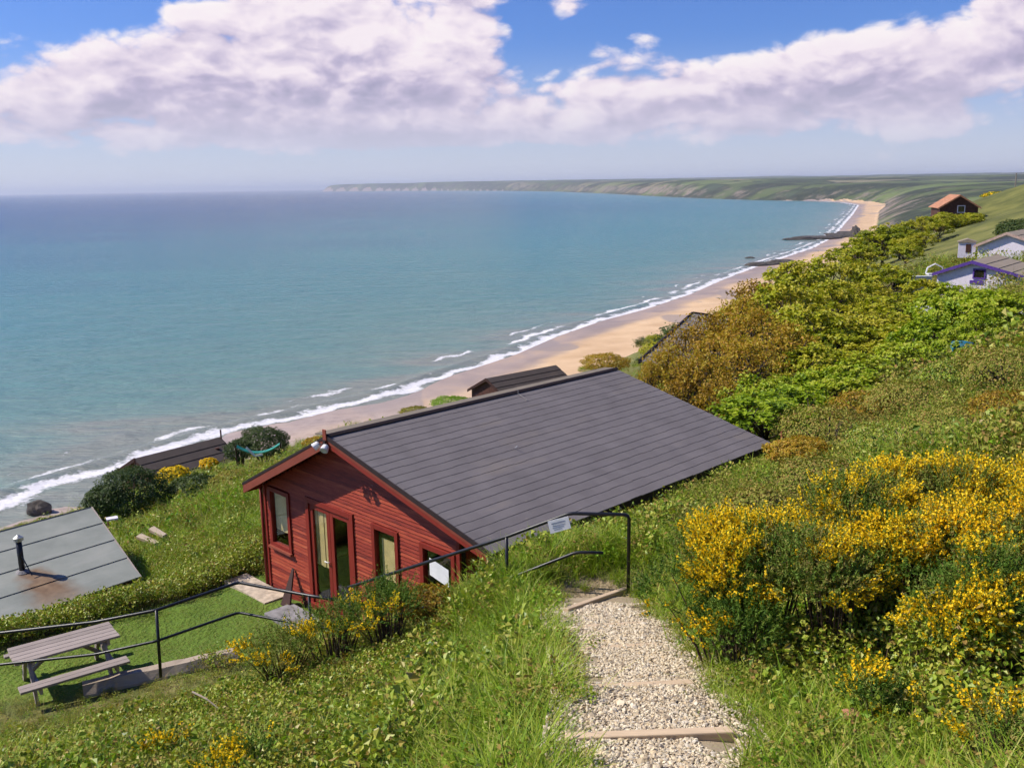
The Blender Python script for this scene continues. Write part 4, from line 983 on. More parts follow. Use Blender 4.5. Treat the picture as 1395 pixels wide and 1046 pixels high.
M_GFLOWER = leaf_mat('gorse_flowers', [(0, (.82, .43, .003)), (.5, (.93, .59, .006)), (1, (.95, .72, .03))], .3, .6)

def rot_frames(n, up_bias, rg, outward=None):
    """random leaf frames: normals biased up (and outward)"""
    nrm = rg.normal(size=(n, 3)); nrm /= np.linalg.norm(nrm, axis=1)[:, None] + 1e-9
    nrm = nrm * (1 - up_bias) + np.array([0, 0, 1.0]) * up_bias
    if outward is not None: nrm = nrm + outward
    nrm /= np.linalg.norm(nrm, axis=1)[:, None] + 1e-9
    a = rg.normal(size=(n, 3)); t = a - (a * nrm).sum(1)[:, None] * nrm; t /= np.linalg.norm(t, axis=1)[:, None] + 1e-9
    return nrm, t, np.cross(nrm, t)
def leaves_np(c, size, up_bias, rg, outward=None, aspect=.6, fold=.18):
    """diamond leaves folded along the midrib: 4 verts, 2 triangles each"""
    n = len(c); nr, t, b = rot_frames(n, up_bias, rg, outward); s = np.broadcast_to(size, (n,))[:, None]
    v = np.stack([c - t * s * .5, c + b * s * aspect * .5 + nr * s * fold - t * s * .05, c + t * s * .5, c - b * s * aspect * .5 + nr * s * fold - t * s * .05], 1).reshape(-1, 3)
    i = np.arange(n)[:, None] * 4
    f = np.concatenate([i + [0, 2, 1], i + [0, 3, 2]], 1).reshape(-1, 3)
    return v, f, np.repeat(rg.random(n), 4)
def blades_np(base, height, lean, width, rg, seg=3):
    """curved tapering blades"""
    n = len(base); az = rg.random(n) * 2 * np.pi; d = np.stack([np.cos(az), np.sin(az), np.zeros(n)], 1); sd = np.stack([-np.sin(az), np.cos(az), np.zeros(n)], 1)
    fa = rg.random(n) * 2 * np.pi; sd = sd * np.cos(fa)[:, None] + d * np.sin(fa)[:, None] * .6
    V = []
    for k in range(seg + 1):
        q = k / seg; c = base + d * (lean * height * q ** 1.8)[:, None] + np.array([0, 0, 1.0]) * (height * (q - .28 * lean * q * q))[:, None]
        w = (width * (1 - q ** 1.5) * .5 + .0004)[:, None]
        V += [c - sd * w, c + sd * w]
    V = np.stack(V, 1); m = 2 * (seg + 1); F = []
    for k in range(seg):
        o = 2 * k; F += [[o, o + 1, o + 3], [o, o + 3, o + 2]]
    F = (np.arange(n)[:, None, None] * m + np.array(F)[None]).reshape(-1, 3)
    return V.reshape(-1, 3), F, np.repeat(rg.random(n), m)
def merge(parts):
    V = []; F = []; A = []; M = []; o = 0
    for i, (v, f, a) in enumerate(parts):
        V.append(v); F.append(f + o); A.append(a); M.append(np.full(len(f), i)); o += len(v)
    return np.concatenate(V), np.concatenate(F), np.concatenate(A), np.concatenate(M)

proto_cols = {}
def proto_set(name, meshes):
    c = bpy.data.collections.new(name)
    for i, me in enumerate(meshes):
        c.objects.link(bpy.data.objects.new('%s_%02d' % (name, i), me))
    proto_cols[name] = (c, len(meshes)); return name
def tuft(seed, n, h, lean, wdt, spread, m, extra=None):
    rg = np.random.default_rng(seed); b = np.concatenate([rg.normal(size=(n, 2)) * spread, np.full((n, 1), -.03)], 1)
    parts = [blades_np(b, h * rg.uniform(.5, 1.15, n), lean * rg.uniform(.3, 1.5, n), wdt * rg.uniform(.7, 1.2, n), rg)]
    mats_ = [m]
    if extra: parts.append(extra(rg)); mats_.append(extra.mat)
    v, f, a, mi = merge(parts); return mesh_np('tuft', v, f, mats_, {'leaf': a}, midx=mi)
def leafy(seed, n, hgt, spread, size, m, up=.6, stems=7):
    rg = np.random.default_rng(seed); az = rg.random(n) * 6.28; r_ = spread * np.sqrt(rg.random(n))
    c = np.stack([np.cos(az) * r_, np.sin(az) * r_, hgt * (rg.random(n) ** .6) * (1.1 - .6 * (r_ / spread) ** 2)], 1)
    parts = [leaves_np(c, size * rg.uniform(.6, 1.3, n), up, rg, aspect=.75)]
    b = np.concatenate([rg.normal(size=(stems, 2)) * spread * .3, np.full((stems, 1), -.05)], 1)
    parts.append(blades_np(b, hgt * rg.uniform(.6, 1.2, stems), rg.uniform(.2, .8, stems), np.full(stems, size * .12), rg))
    v, f, a, mi = merge(parts); return mesh_np('leafy', v, f, [m, M_TWIG], {'leaf': a}, midx=mi)
proto_set('grass_tuft', [tuft(i, 26, .31, .8, .0105, .06, M_GRASS) for i in range(6)])
proto_set('lawn_tuft', [tuft(20 + i, 22, .055, .8, .0075, .06, M_LAWN) for i in range(3)])
proto_set('straw_tuft', [tuft(30 + i, 16, .20, .9, .006, .05, M_STRAW) for i in range(4)])
proto_set('bramble_clump', [leafy(40 + i, 62, .31, .18, .036 + .005 * (i % 3), M_BRAMBLE, .40) for i in range(6)])
proto_set('weed_clump', [leafy(50 + i, 110, .27, .16, .026, M_WEED, .35, 12) for i in range(5)])
proto_set('dry_stalk', [tuft(90 + i, 5, .55, .35, .006, .05, M_STRAW) for i in range(4)])
proto_set('bright_clump', [leafy(60 + i, 60, .22, .15, .038, M_FERN, .5) for i in range(4)])
def stones(seed):
    rg = np.random.default_rng(seed); bm = bmesh.new(); bmesh.ops.create_icosphere(bm, subdivisions=1, radius=1)
    for v in bm.verts: v.co = Vector(v.co) * rg.uniform(.7, 1.2); v.co.z *= .6; v.co.x *= 1.25
    me = bpy.data.meshes.new('stone'); bm.to_mesh(me); bm.free(); me.materials.append(M_PEBBLE); return me
def pebble(t):
    rnd = t.node('ShaderNodeObjectInfo', out=5)
    c = t.ramp(rnd, [(0, (.60, .49, .32)), (.3, (.70, .61, .45)), (.52, (.46, .35, .22)), (.68, (.66, .59, .47)), (.82, (.27, .21, .15)), (.93, (.64, .50, .31)), (1, (.13, .12, .11))])
    return pbsdf(t, c, .8, None, .25)
M_PEBBLE = mat('gravel_stones', pebble)
proto_set('pebble', [stones(70 + i) for i in range(6)])

def scatter(name, pset, pts, rotz, scale, label, cat, tilt=None):
    """one 'stuff' object: instances of small plants or stones on real points"""
    n = len(pts); c, k = proto_cols[pset]
    me = bpy.data.meshes.new(name); me.vertices.add(n); me.vertices.foreach_set('co', np.asarray(pts, dtype=np.float32).ravel())
    rot = np.zeros((n, 3), np.float32); rot[:, 2] = rotz
    if tilt is not None: rot[:, :2] = tilt
    a = me.attributes.new('rot', 'FLOAT_VECTOR', 'POINT'); a.data.foreach_set('vector', rot.ravel())
    a = me.attributes.new('scl', 'FLOAT_VECTOR', 'POINT'); sc = np.asarray(scale, np.float32); sc = np.repeat(sc[:, None], 3, 1) if sc.ndim == 1 else sc; a.data.foreach_set('vector', np.ascontiguousarray(sc).ravel())
    a = me.attributes.new('pick', 'INT', 'POINT'); a.data.foreach_set('value', np.random.default_rng(n).integers(0, k, n).astype(np.int32))
    o = link(name, me); tag(o, label, cat, kind='stuff')
    ng = bpy.data.node_groups.new(name, 'GeometryNodeTree'); ng.interface.new_socket('Geometry', in_out='INPUT', socket_type='NodeSocketGeometry'); ng.interface.new_socket('Geometry', in_out='OUTPUT', socket_type='NodeSocketGeometry')
    N = ng.nodes; Lk = ng.links
    gi = N.new('NodeGroupInput'); go = N.new('NodeGroupOutput'); ci = N.new('GeometryNodeCollectionInfo'); ci.inputs[0].default_value = c; ci.inputs['Separate Children'].default_value = True; ci.inputs['Reset Children'].default_value = True
    ip = N.new('GeometryNodeInstanceOnPoints'); ip.inputs['Pick Instance'].default_value = True
    def na(nm, ty):
        x = N.new('GeometryNodeInputNamedAttribute'); x.data_type = ty; x.inputs[0].default_value = nm; return x.outputs['Attribute']
    e2r = N.new('FunctionNodeEulerToRotation'); Lk.new(na('rot', 'FLOAT_VECTOR'), e2r.inputs[0])
    Lk.new(gi.outputs[0], ip.inputs['Points']); Lk.new(ci.outputs[0], ip.inputs['Instance']); Lk.new(na('pick', 'INT'), ip.inputs['Instance Index']); Lk.new(e2r.outputs[0], ip.inputs['Rotation']); Lk.new(na('scl', 'FLOAT_VECTOR'), ip.inputs['Scale'])
    Lk.new(ip.outputs[0], go.inputs[0])
    md = o.modifiers.new('scatter', 'NODES'); md.node_group = ng
    return o

# ------------------------------------------------------------------ gravel path with timber risers
def resample(P, step):
    out = []
    for a, b in zip(P[:-1], P[1:]):
        n = max(1, int((b - a).length / step)); out += [a.lerp(b, i / n) for i in range(n)]
    return out + [P[-1]]
cl = resample(PATH, .12); V = []; NW = 9
for i, p in enumerate(cl):
    d = (cl[min(i + 1, len(cl) - 1)] - cl[max(i - 1, 0)]); d.z = 0; d.normalize(); sd_ = Vector((d.y, -d.x, 0))
    for k in range(NW):
        s_ = (k / (NW - 1) * 2 - 1) * (PATH_HALF + .12); q = p + sd_ * s_
        V.append((q.x, q.y, p.z + .012 + (float(fbm(np.array([q.x]), np.array([q.y]), .5, 3)[0]) - .44) * .05 - .05 * abs(k / (NW - 1) * 2 - 1) ** 3))
Fq = [(i * NW + k, i * NW + k + 1, (i + 1) * NW + k + 1, (i + 1) * NW + k) for i in range(len(cl) - 1) for k in range(NW - 1)]
def path_mat(t):
    co = t.node('ShaderNodeNewGeometry', out=0)
    n = t.noise(co, 1.6, 5, .6); f = t.noise(co, 70, 3, .7)
    c = t.ramp(t.math('MULTIPLY_ADD', f, .5, t.math('MULTIPLY', n, .5)), [(.3, (.24, .18, .11)), (.5, (.36, .285, .19)), (.7, (.46, .38, .28))])
    return pbsdf(t, c, .95, t.bump(f, .7, .01), .15)
pm = mesh_np('path', np.array(V), np.array(Fq), mat('path_earth', path_mat), smooth=True)
path = link('path', pm); tag(path, 'pale gravel path with timber step risers', kind='structure')
def path_pt(i_seg, t_): a, b = PATH[i_seg], PATH[i_seg + 1]; return a.lerp(b, t_)
M_STEP = wood('step_timber', (.52, .39, .26), 0, .25, .9, 12, 4, .4)
for (xa, ya_), (xb, yb_), hb in (((770, 1013), (1000, 1004), .065), ((806, 940), (945, 933), .034), ((790, 887), (895, 881), .026), ((795, 856), (880, 851), .024), ((770, 836), (853, 806), .065)):
    a = on_path(xa, ya_); b = on_path(xb, yb_); a.z += .0; 
    mb = MB().bar(a + Vector((0, 0, -.02 + hb * .35)), b + Vector((0, 0, -.02 + hb * .35)), .075, hb + .06)
    o = mb.build('step_board', M_STEP, path, bevel=.01)
N = 52000
seg = np.random.default_rng(3); tt = seg.random(N) * (sum((b - a).length for a, b in zip(PATH[:-1], PATH[1:])) - .6)
cum = [0]
for a, b in zip(PATH[:-1], PATH[1:]): cum.append(cum[-1] + (b - a).length)
px_ = np.interp(tt, cum, [p.x for p in PATH]); py_ = np.interp(tt, cum, [p.y for p in PATH]); pz_ = np.interp(tt, cum, [p.z for p in PATH])
off = np.clip(seg.normal(size=N) * .37, -.74, .74); px_ = px_ + off; py_ = py_ + seg.normal(size=N) * .03
pd_, phz, _ = path_near(px_, py_)
keepm = vnoise(px_, py_, .35) * .5 + vnoise(px_, py_, .9) * .5 > .28
sz = np.exp(seg.normal(size=N) * .42) * .0082
P3 = np.stack([px_, py_, phz + .018 + seg.random(N) * .012], 1)[keepm]
scatter('gravel', 'pebble', P3, seg.random(len(P3)) * 6.28, sz[keepm], 'pale cream and grey gravel stones covering the stepped path', 'gravel', seg.normal(size=(len(P3), 2)) * .5)

# ------------------------------------------------------------------ ground cover
def ring_points(r0, r1, dens, a0, a1, seed):
    rg = np.random.default_rng(seed); n = int(dens * (r1 * r1 - r0 * r0) * (a1 - a0) / 2)
    r_ = np.sqrt(rg.random(n) * (r1 * r1 - r0 * r0) + r0 * r0); a = a0 + rg.random(n) * (a1 - a0)
    return r_ * np.sin(a), r_ * np.cos(a), rg
hutp = [hut.location + Vector((0, 0, 0))]
def hut_local(x, y):
    dx = x - hut.location.x; dy = y - hut.location.y; c, s = math.cos(ang), math.sin(ang); return dx * c + dy * s, -dx * s + dy * c
pools = {k: [] for k in ('grass', 'straw', 'bramble', 'weed', 'bright')}
def cover(r0, r1, dens, scale, seed):
    x, y, rg = ring_points(r0, r1, dens, R(-37), R(38), seed)
    pd, _, _ = path_near(x, y); lx, ly = cab_local(x, y); hx, hy = hut_local(x, y)
    jx = (fbm(x, y, .7, 3) - .44) * 1.6; lawn = in_poly(x + jx, y - jx, _lawnpoly)
    edge = PATH_HALF - .14 + .03 * (y < 6.6) + .34 * (vnoise(x, y, .55) - .5) + .2 * (vnoise(x + 9, y, .2) - .5)
    ok = ((pd > edge) | ((pd > .12) & (rg.random(len(x)) < .035))) & ~((lx > -.25) & (lx < 7.1) & (ly > -.35) & (ly < 8.0)) & ~((lx > -1) & (lx < 3.2) & (ly > -1.3) & (ly <= -.3)) & ~lawn & ~((hx > -6.4) & (hx < .15) & (hy > -.05) & (hy < 6))
    x, y, pd, lx, ly, edge = x[ok], y[ok], pd[ok], lx[ok], ly[ok], edge[ok]; n = len(x)
    z = ground(x, y); r_ = np.hypot(x, y)
    n1 = fbm(x, y, 1.1, 3) * 1.07; n2 = fbm(x + 40, y, 3.2, 3) * 1.07; u = rg.random(n)
    right = sm(x - .14 * y, 0, 1.2)
    pg = np.where(pd < edge + .12, .35, np.where(pd < 1.9, .86, .36)) + (n2 - .47) * 1.8 * (pd > 1.7)
    slope = sm(r_, 18, 24) * (x < -2); pg = np.maximum(pg, .62 * slope)
    kind = np.where(u < pg, 0, -1)
    u2 = rg.random(n) + (n1 - .47) * 1.3 + right * .28
    kind = np.where((kind < 0) & (u2 < .33), 2, kind); kind = np.where((kind < 0) & (u2 < .48), 4, kind); kind = np.where(kind < 0, 3, kind)
    dry = (pd < edge + .13) & (rg.random(n) < .65) | (rg.random(n) < .05 + .18 * (n1 > .58))
    kind = np.where(dry, 1, kind)
    sc = scale * rg.uniform(.65, 1.35, n) * np.where(pd < edge + .15, .45, np.where(pd < edge + .45, .8, 1.0)) * (.45 + 1.15 * n2) * np.where((pd > edge + .35) & (pd < 2.2), 1.25, 1.0)
    sc = sc * np.where((lx > -1) & (lx < 8) & (ly > -2.4) & (ly < 0), .5, 1)
    sc = sc * np.where((x > 3.5 + .18 * y) & (r_ > 11) & (r_ < 48), 1.0 + 1.1 * sm(fbm(x, y, 2.6, 3), .38, .62), 1)
    sc = sc * np.where((r_ > 40) & (x < .16 * y), .35, 1)
    sc = sc * np.where((x < -3.0) & (y > 11.3) & (y < 14.8), .40, 1)
    rz = rg.random(n) * 6.28
    for i, k in enumerate(pools): 
        m = kind == i; pools[k].append((np.stack([x, y, z], 1)[m], rz[m], sc[m]))
cover(3.6, 9, 200, 1.12, 1); cover(9, 15, 130, 1.15, 2); cover(15, 26, 48, 1.25, 3); cover(26, 48, 12, 2.2, 4); cover(48, 85, 3.2, 3.6, 5)
for k, (pset, lab) in {'grass': ('grass_tuft', 'long green grass beside the path and over the banks'), 'straw': ('straw_tuft', 'dry straw-coloured grass along the path edges'), 'bramble': ('bramble_clump', 'low green bramble leaves covering the foreground bank'),
                       'weed': ('weed_clump', 'olive and brown small-leaved weeds covering the slope'), 'bright': ('bright_clump', 'fresh green leafy weeds among the grass')}.items():
    P = np.concatenate([p[0] for p in pools[k]]); rz = np.concatenate([p[1] for p in pools[k]]); sc = np.concatenate([p[2] for p in pools[k]])
    rg = np.random.default_rng(len(k)); scatter({'grass': 'grass', 'straw': 'dry_grass', 'bramble': 'bramble_cover', 'weed': 'weed_cover', 'bright': 'leafy_weeds'}[k], pset, P, rz, sc, lab, k if k != 'bright' else 'weeds', rg.normal(size=(len(P), 2)) * .12)
x, y, rg = ring_points(4, 24, 3.2, R(-37), R(38), 12)
pd, _, _ = path_near(x, y); lx, ly = cab_local(x, y); hx_, hy_ = hut_local(x, y); ok = (pd > .8) & ~in_poly(x, y, _lawnpoly) & ~((lx > -1) & (lx < 7.2) & (ly > -1.2) & (ly < 8)) & ~((hx_ > -6.5) & (hx_ < .3) & (hy_ > -.3)); x, y = x[ok], y[ok]
scatter('dry_stalks', 'dry_stalk', np.stack([x, y, ground(x, y)], 1), rg.random(len(x)) * 6.28, rg.uniform(.6, 1.1, len(x)), 'thin dry stalks standing above the grass on the banks', 'stalks', rg.normal(size=(len(x), 2)) * .2)
# lawn
x, y, rg = ring_points(12.5, 21.5, 230, R(-37), R(-8), 9)
lx, ly = cab_local(x, y); ok = in_poly(x, y, _lawnpoly) & ~((lx > -.95) & (ly > -.7)) & (fbm(x, y, 1.6, 3) + .25 * rg.random(len(x)) < .68); x, y = x[ok], y[ok]
scatter('lawn_grass', 'lawn_tuft', np.stack([x, y, ground(x, y)], 1), rg.random(len(x)) * 6.28, rg.uniform(.7, 1.5, len(x)), 'short mown lawn grass round the picnic table', 'lawn')
proto_set('dry_lawn_tuft', [tuft(26 + i, 20, .05, .9, .007, .06, M_STRAW) for i in range(3)])
mk = fbm(x, y, 1.3, 3) + .3 * rg.random(len(x)) > .59; x, y = x[mk], y[mk]
scatter('worn_lawn_grass', 'dry_lawn_tuft', np.stack([x, y, ground(x, y)], 1), rg.random(len(x)) * 6.28, rg.uniform(.6, 1.4, len(x)), 'yellowed worn patches of the lawn grass', 'lawn')

# ------------------------------------------------------------------ trees, bushes and gorse
def crown_np(seed, H, rad, zc, rz_, n_tips, n_leaf, leaf, rc, hollow=.55, up=.45):
    rg = np.random.default_rng(seed)
    d = rg.normal(size=(n_tips, 3)); d /= np.linalg.norm(d, axis=1)[:, None]; d[:, 2] = np.where(d[:, 2] < -.5, -d[:, 2], d[:, 2])
    lump = .72 + .5 * vnoise(d[:, 0] * 2 + seed * 7, d[:, 1] * 2 + d[:, 2] * 2.3, .8)
    rr_ = (hollow + (1 - hollow) * rg.random(n_tips) ** .5) * lump
    tips = d * rr_[:, None] * np.array([rad, rad, rz_]) + np.array([0, 0, zc])
    c = np.repeat(tips, n_leaf, 0) + rg.normal(size=(n_tips * n_leaf, 3)) * rc * np.array([1, 1, .6])
    out = np.repeat(d, n_leaf, 0) * .45
    v, f, a = leaves_np(c, leaf * rg.uniform(.6, 1.3, len(c)), up, rg, out, .7)
    a = np.repeat(np.clip(np.repeat(rg.random(n_tips), n_leaf) * .6 + rg.random(len(c)) * .4, 0, 1), 4)
    return tips, v, f, a
def trunk_mb(tips, rg, rad, zc, fork, n_limb=9, stems=1):
    mb = MB(); order = list(range(len(tips))); rg.shuffle(order); limbs = order[:n_limb]
    for s_ in range(stems):
        ox = (0, 0) if stems == 1 else (rg.uniform(-.25, .25), rg.uniform(-.25, .25))
        mb.tube([(ox[0], ox[1], -.6), (ox[0] * 1.1, ox[1], fork * .5), (ox[0] * 1.3, ox[1] * 1.2, fork)], [rad * 1.3, rad, rad * .8], 7)
        for li in limbs[s_::stems]:
            t_ = Vector(tips[li]); b = Vector((ox[0] * 1.3, ox[1] * 1.2, fork * rg.uniform(.7, 1.0))); m = b.lerp(t_, .5) + Vector((rg.uniform(-.15, .15), rg.uniform(-.15, .15), rg.uniform(.0, .25)))
            mb.tube([b, m, t_], [rad * .6, rad * .38, rad * .12], 5)
            for j in rg.sample(range(len(tips)), 5):
                e = Vector(tips[j])
                if (e - m).length < 1.3: mb.tube([m, m.lerp(e, .5) + Vector((0, 0, .08)), e], [rad * .3, rad * .2, rad * .06], 4, caps=False)
    return mb
def tree_proto(seed, leafm, H=3.0, rad=1.5, n_tips=88, n_leaf=32, leaf=.16, rc=.115, stems=1, up=.45):
    zc = H * .60; tips, v, f, a = crown_np(seed, H, rad, zc, H * .40, n_tips, n_leaf, leaf, rc, up=up)
    cm = mesh_np('crown', v, f, leafm, {'leaf': a}); tm = trunk_mb(tips, random.Random(seed), .075, zc, H * .3, 10, stems).data('trunk', M_BARK, True)
    return cm, tm
PROTO = {'syc': [tree_proto(100 + i, M_SYC) for i in range(4)], 'brown': [tree_proto(120 + i, M_BROWNLEAF, 3.0, 1.25, 130, 15, .11, .12, 3, .3) for i in range(3)],
         'green': [tree_proto(140 + i, M_GREENLEAF, 3.0, 1.6, 86, 34, .17, .115) for i in range(2)]}
def plant_tree(kind, i, px_, py_, d, label, group, wide=1.0, cat='tree', hmin=.55):
    p = at(px_, py_ - 14, d); gz = float(ground(np.array([p.x]), np.array([p.y]))[0]); s_ = min(max((p.z - gz) / 3.0, hmin), 1.9)
    cm, tm = PROTO[kind][i % len(PROTO[kind])]; rg = random.Random(i * 31 + int(px_))
    o = thing('shrub_tree', label, cat, (p.x, p.y, p.z - 3.0 * s_), rg.uniform(0, 6.28), group)
    o.scale = (max(s_, .6) ** .5 * wide * rg.uniform(.95, 1.15), s_ ** .5 * wide * rg.uniform(.95, 1.15), s_)
    link('trunk', tm, o); link('crown', cm, o); return o
TREES = {
 'brown': ('bronze-leaved thin shrubby tree in the thicket behind the charcoal roof', 'bronze thicket trees', [(908, 482, 32, .75), (936, 458, 35, .85), (955, 492, 29, .8), (972, 436, 40, .9), (985, 462, 33, .95), (990, 530, 27, .85), (1008, 414, 44, 1.0), (1020, 475, 31, 1), (1035, 432, 38, 1.05), (1032, 392, 52, 1.1), (935, 520, 29, .7), (1065, 455, 33, 1), (888, 503, 31.5, .5)]),
 'syc': ('yellow-green leafy tree in the thicket below the white bungalow', 'yellow-green thicket trees', [(1070, 395, 46, 1.15), (1085, 370, 62, 1.25), (1105, 425, 39, 1.1), (1125, 400, 50, 1.2), (1140, 360, 72, 1.3), (1150, 450, 38, 1.15), (1165, 395, 52, 1.2), (1175, 350, 82, 1.4), (1190, 430, 41, 1.15), (1210, 375, 60, 1.25), (1225, 415, 46, 1.2), (1205, 325, 96, 1.5), (1235, 345, 80, 1.3), (1262, 395, 50, 1.2), (1180, 480, 33, 1.0), (1245, 455, 36, 1.0), (1110, 485, 32, 1.0), (1183, 334, 100, 1.3), (1212, 318, 108, 1.3), (1228, 324, 100, 1.3), (1248, 312, 108, 1.2), (1264, 309, 110, 1.1), (1280, 316, 104, 1.0), (1255, 332, 92, 1.1), (1238, 336, 92, 1.1), (1160, 345, 96, 1.3)]),
 'green': ('fresh green leafy tree at the near edge of the thicket', 'fresh green thicket trees', [(1045, 553, 22.5, .95), (1085, 540, 24.5, .95), (1120, 520, 27, 1.0), (1165, 525, 26, .95), (1040, 525, 26.5, .8), (1300, 402, 47, 1.1), (1345, 408, 44, 1.1), (1388, 412, 42, 1.1), (1375, 475, 29, .75), (1215, 510, 28, .95), (1255, 500, 29, .85), (1355, 470, 31, .65), (1290, 478, 27.5, .6), (1330, 482, 26.5, .55), (1278, 440, 33, .6), (1345, 436, 31, .55), (1292, 432, 36, .7), (1325, 440, 34, .65), (1365, 432, 33, .7), (1310, 455, 29.5, .5), (1392, 446, 31, .6), (1270, 415, 44, .8), (1300, 418, 34, .9), (1340, 415, 33, .95), (1380, 412, 32, 1.0), (1268, 450, 31, .9), (1392, 470, 27, .8), (1350, 462, 28, .7), (1240, 480, 29, .9), (1180, 500, 27, .9)])}
ORD = ['leftmost', 'second from the left', 'third from the left', 'fourth from the left', 'fifth from the left', 'sixth from the left', 'seventh from the left', 'eighth from the left', 'ninth from the left', 'tenth from the left', 'eleventh from the left', 'twelfth from the left', 'thirteenth from the left', 'fourteenth from the left', 'fifteenth from the left', 'sixteenth from the left', 'seventeenth from the left', 'eighteenth from the left', 'nineteenth from the left', 'twentieth from the left', 'twenty-first from the left', 'twenty-second from the left', 'twenty-third from the left', 'twenty-fourth from the left', 'twenty-fifth from the left', 'twenty-sixth from the left'] + ['%s from the left' % w_ for w_ in ('twenty-seventh', 'twenty-eighth', 'twenty-ninth', 'thirtieth', 'thirty-first', 'thirty-second', 'thirty-third', 'thirty-fourth')]
for kd, (lab, grp, lst) in TREES.items():
    order = sorted(range(len(lst)), key=lambda q: lst[q][0])
    for i, (px_, py_, d, wd) in enumerate(lst):
        k = order.index(i); rk = 'rightmost' if k == len(lst) - 1 else ORD[k]
        plant_tree(kd, i, px_, py_, d, {'brown': 'bronze shrubby tree behind the charcoal roof, %s of the bronze ones', 'syc': 'yellow-green tree below the white bungalow, %s of the yellow-green ones', 'green': 'fresh green tree at the thicket edge, %s of the fresh green ones'}[kd] % rk, grp, wd, hmin=.4)
# scrub on the hillside beyond, too far and tangled to count
bc = [tree_proto(160 + i, [M_SYC, M_DARKLEAF, M_WEED][i % 3], 2.2, 1.3, 60, 26, .16, .2)[0] for i in range(3)]
proto_set('far_scrub', bc)
x, y, rg = ring_points(62, 240, .10, R(8), R(40), 21)
D_ = inland(x, y); pxx = x / y
ok = (fbm(x, y, 40, 3) > .40) & (D_ > 55) & (pxx < .30 + .10 * fbm(x, y, 30, 2)); x, y = x[ok], y[ok]
s_ = rg.uniform(.5, 1.2, len(x)); scatter('hillside_scrub', 'far_scrub', np.stack([x, y, ground(x, y) - .3], 1), rg.random(len(x)) * 6.28, np.stack([s_ * 1.2, s_ * 1.2, s_ * .9], 1), 'tangled yellow-green scrub over the hillside above the far beach', 'scrub')
x, y, rg = ring_points(80, 190, .02, R(-34), R(9), 22)
D_ = inland(x, y); ok = (fbm(x, y, 25, 3) > .50) & (D_ > 38); x, y = x[ok], y[ok]; s_ = rg.uniform(.25, .7, len(x))
scatter('slope_scrub', 'far_scrub', np.stack([x, y, ground(x, y) - .3], 1), rg.random(len(x)) * 6.28, np.stack([s_ * 1.4, s_ * 1.4, s_ * .8], 1), 'low dark scrub on the slope falling to the beach', 'scrub')

def bush(label, px_, py_, d, w_, h_, leafm, seed, n=9000, leaf=.075, cat='bush', name='bush', group=None, flowers=0, fsize=.06):
    """rounded bush: px,py is its centre, w_,h_ metres"""
    p = at(px_, py_, d); rg = np.random.default_rng(seed); o = thing(name, label, cat, (p.x, p.y, p.z - h_ / 2), 0, group)
    dv = rg.normal(size=(n, 3)); dv /= np.linalg.norm(dv, axis=1)[:, None]; dv[:, 2] = np.abs(dv[:, 2]) * np.where(rg.random(n) < .25, -.6, 1)
    lump = .70 + .28 * vnoise(dv[:, 0] * 1.5 + seed, dv[:, 1] * 1.5 + dv[:, 2] * 1.7, .45) + .28 * vnoise(dv[:, 0] * 1.5 - seed, dv[:, 1] * 1.5 - dv[:, 2], .17)
    c = dv * (lump * (.75 + .25 * rg.random(n) ** .5))[:, None] * np.array([w_ / 2, w_ / 2, h_ * .56]) + np.array([0, 0, h_ * .44])
    v, f, a = leaves_np(c, leaf * rg.uniform(.6, 1.3, n), .3, rg, dv * .9, .7)
    link('foliage', mesh_np('foliage', v, f, leafm, {'leaf': a}), o)
    mb = MB()
    for i in range(8):
        t_ = Vector(dv[i]); mb.tube([(t_.x * .1, t_.y * .1, -.5), (t_.x * w_ * .2, t_.y * w_ * .2, h_ * .3), (t_.x * w_ * .36, t_.y * w_ * .36, h_ * (.45 + .35 * abs(t_.z)))], [.05, .035, .012], 5)
    mb.build('stem', M_BARK, o)
    if flowers:
        m = (rg.random(n) < flowers) & (c[:, 2] > h_ * .25); cc = c[m] * 1.03
        v, f, a = leaves_np(cc, fsize * rg.uniform(.7, 1.3, len(cc)), .3, rg, dv[m] * .8, .9); link('flowers', mesh_np('flowers', v, f, M_GFLOWER, {'leaf': a}), o)
    return o
bush('dark green rounded bush above the corner of the grey hut roof', 178, 672, 32, 2.5, 1.75, M_DARKLEAF, 1)
bush('low dark bush just left of the larger rounded one above the grey hut roof', 142, 683, 31.5, 1.3, 1.0, M_DARKLEAF, 2, 4000)
bush('round dark bush on the brow behind the turquoise sling', 358, 603, 45, 2.5, 1.45, M_DARKLEAF, 3)
bush('smaller dark bush tucked left of the turquoise sling', 327, 613, 44.5, 1.5, 1.0, M_DARKLEAF, 4, 4000)
bush('yellow-flowering gorse below the long dark hut roof', 236, 647, 45, 1.5, .75, M_GORSE, 5, 4000, .08, 'gorse', 'gorse_bush', None, .45, .10)
bush('small yellow gorse tuft near the posts of the dark hut', 284, 632, 47, .9, .55, M_GORSE, 6, 2000, .08, 'gorse', 'gorse_bush', None, .45, .10)
bush('low dark hedge bush on the bank left of the cabin eave', 268, 664, 33, 2.1, .8, M_DARKLEAF, 7, 5000)
bush('olive bush at the end of the low hedge left of the cabin eave', 320, 655, 32, 1.6, .7, M_WEED, 8, 5000, .06)
bush('bronze and yellow bush on the brow behind the far end of the cabin ridge', 825, 494, 50, 2.6, .9, M_BROWNLEAF, 9, 5000)
bush('fresh green tussock on the brow beyond the cabin ridge', 617, 548, 55, 2.6, .6, M_FERN, 10, 4000)
bush('dark low tussock on the brow left of the fresh green one', 566, 560, 54, 2.0, .45, M_WEED, 11, 3000)
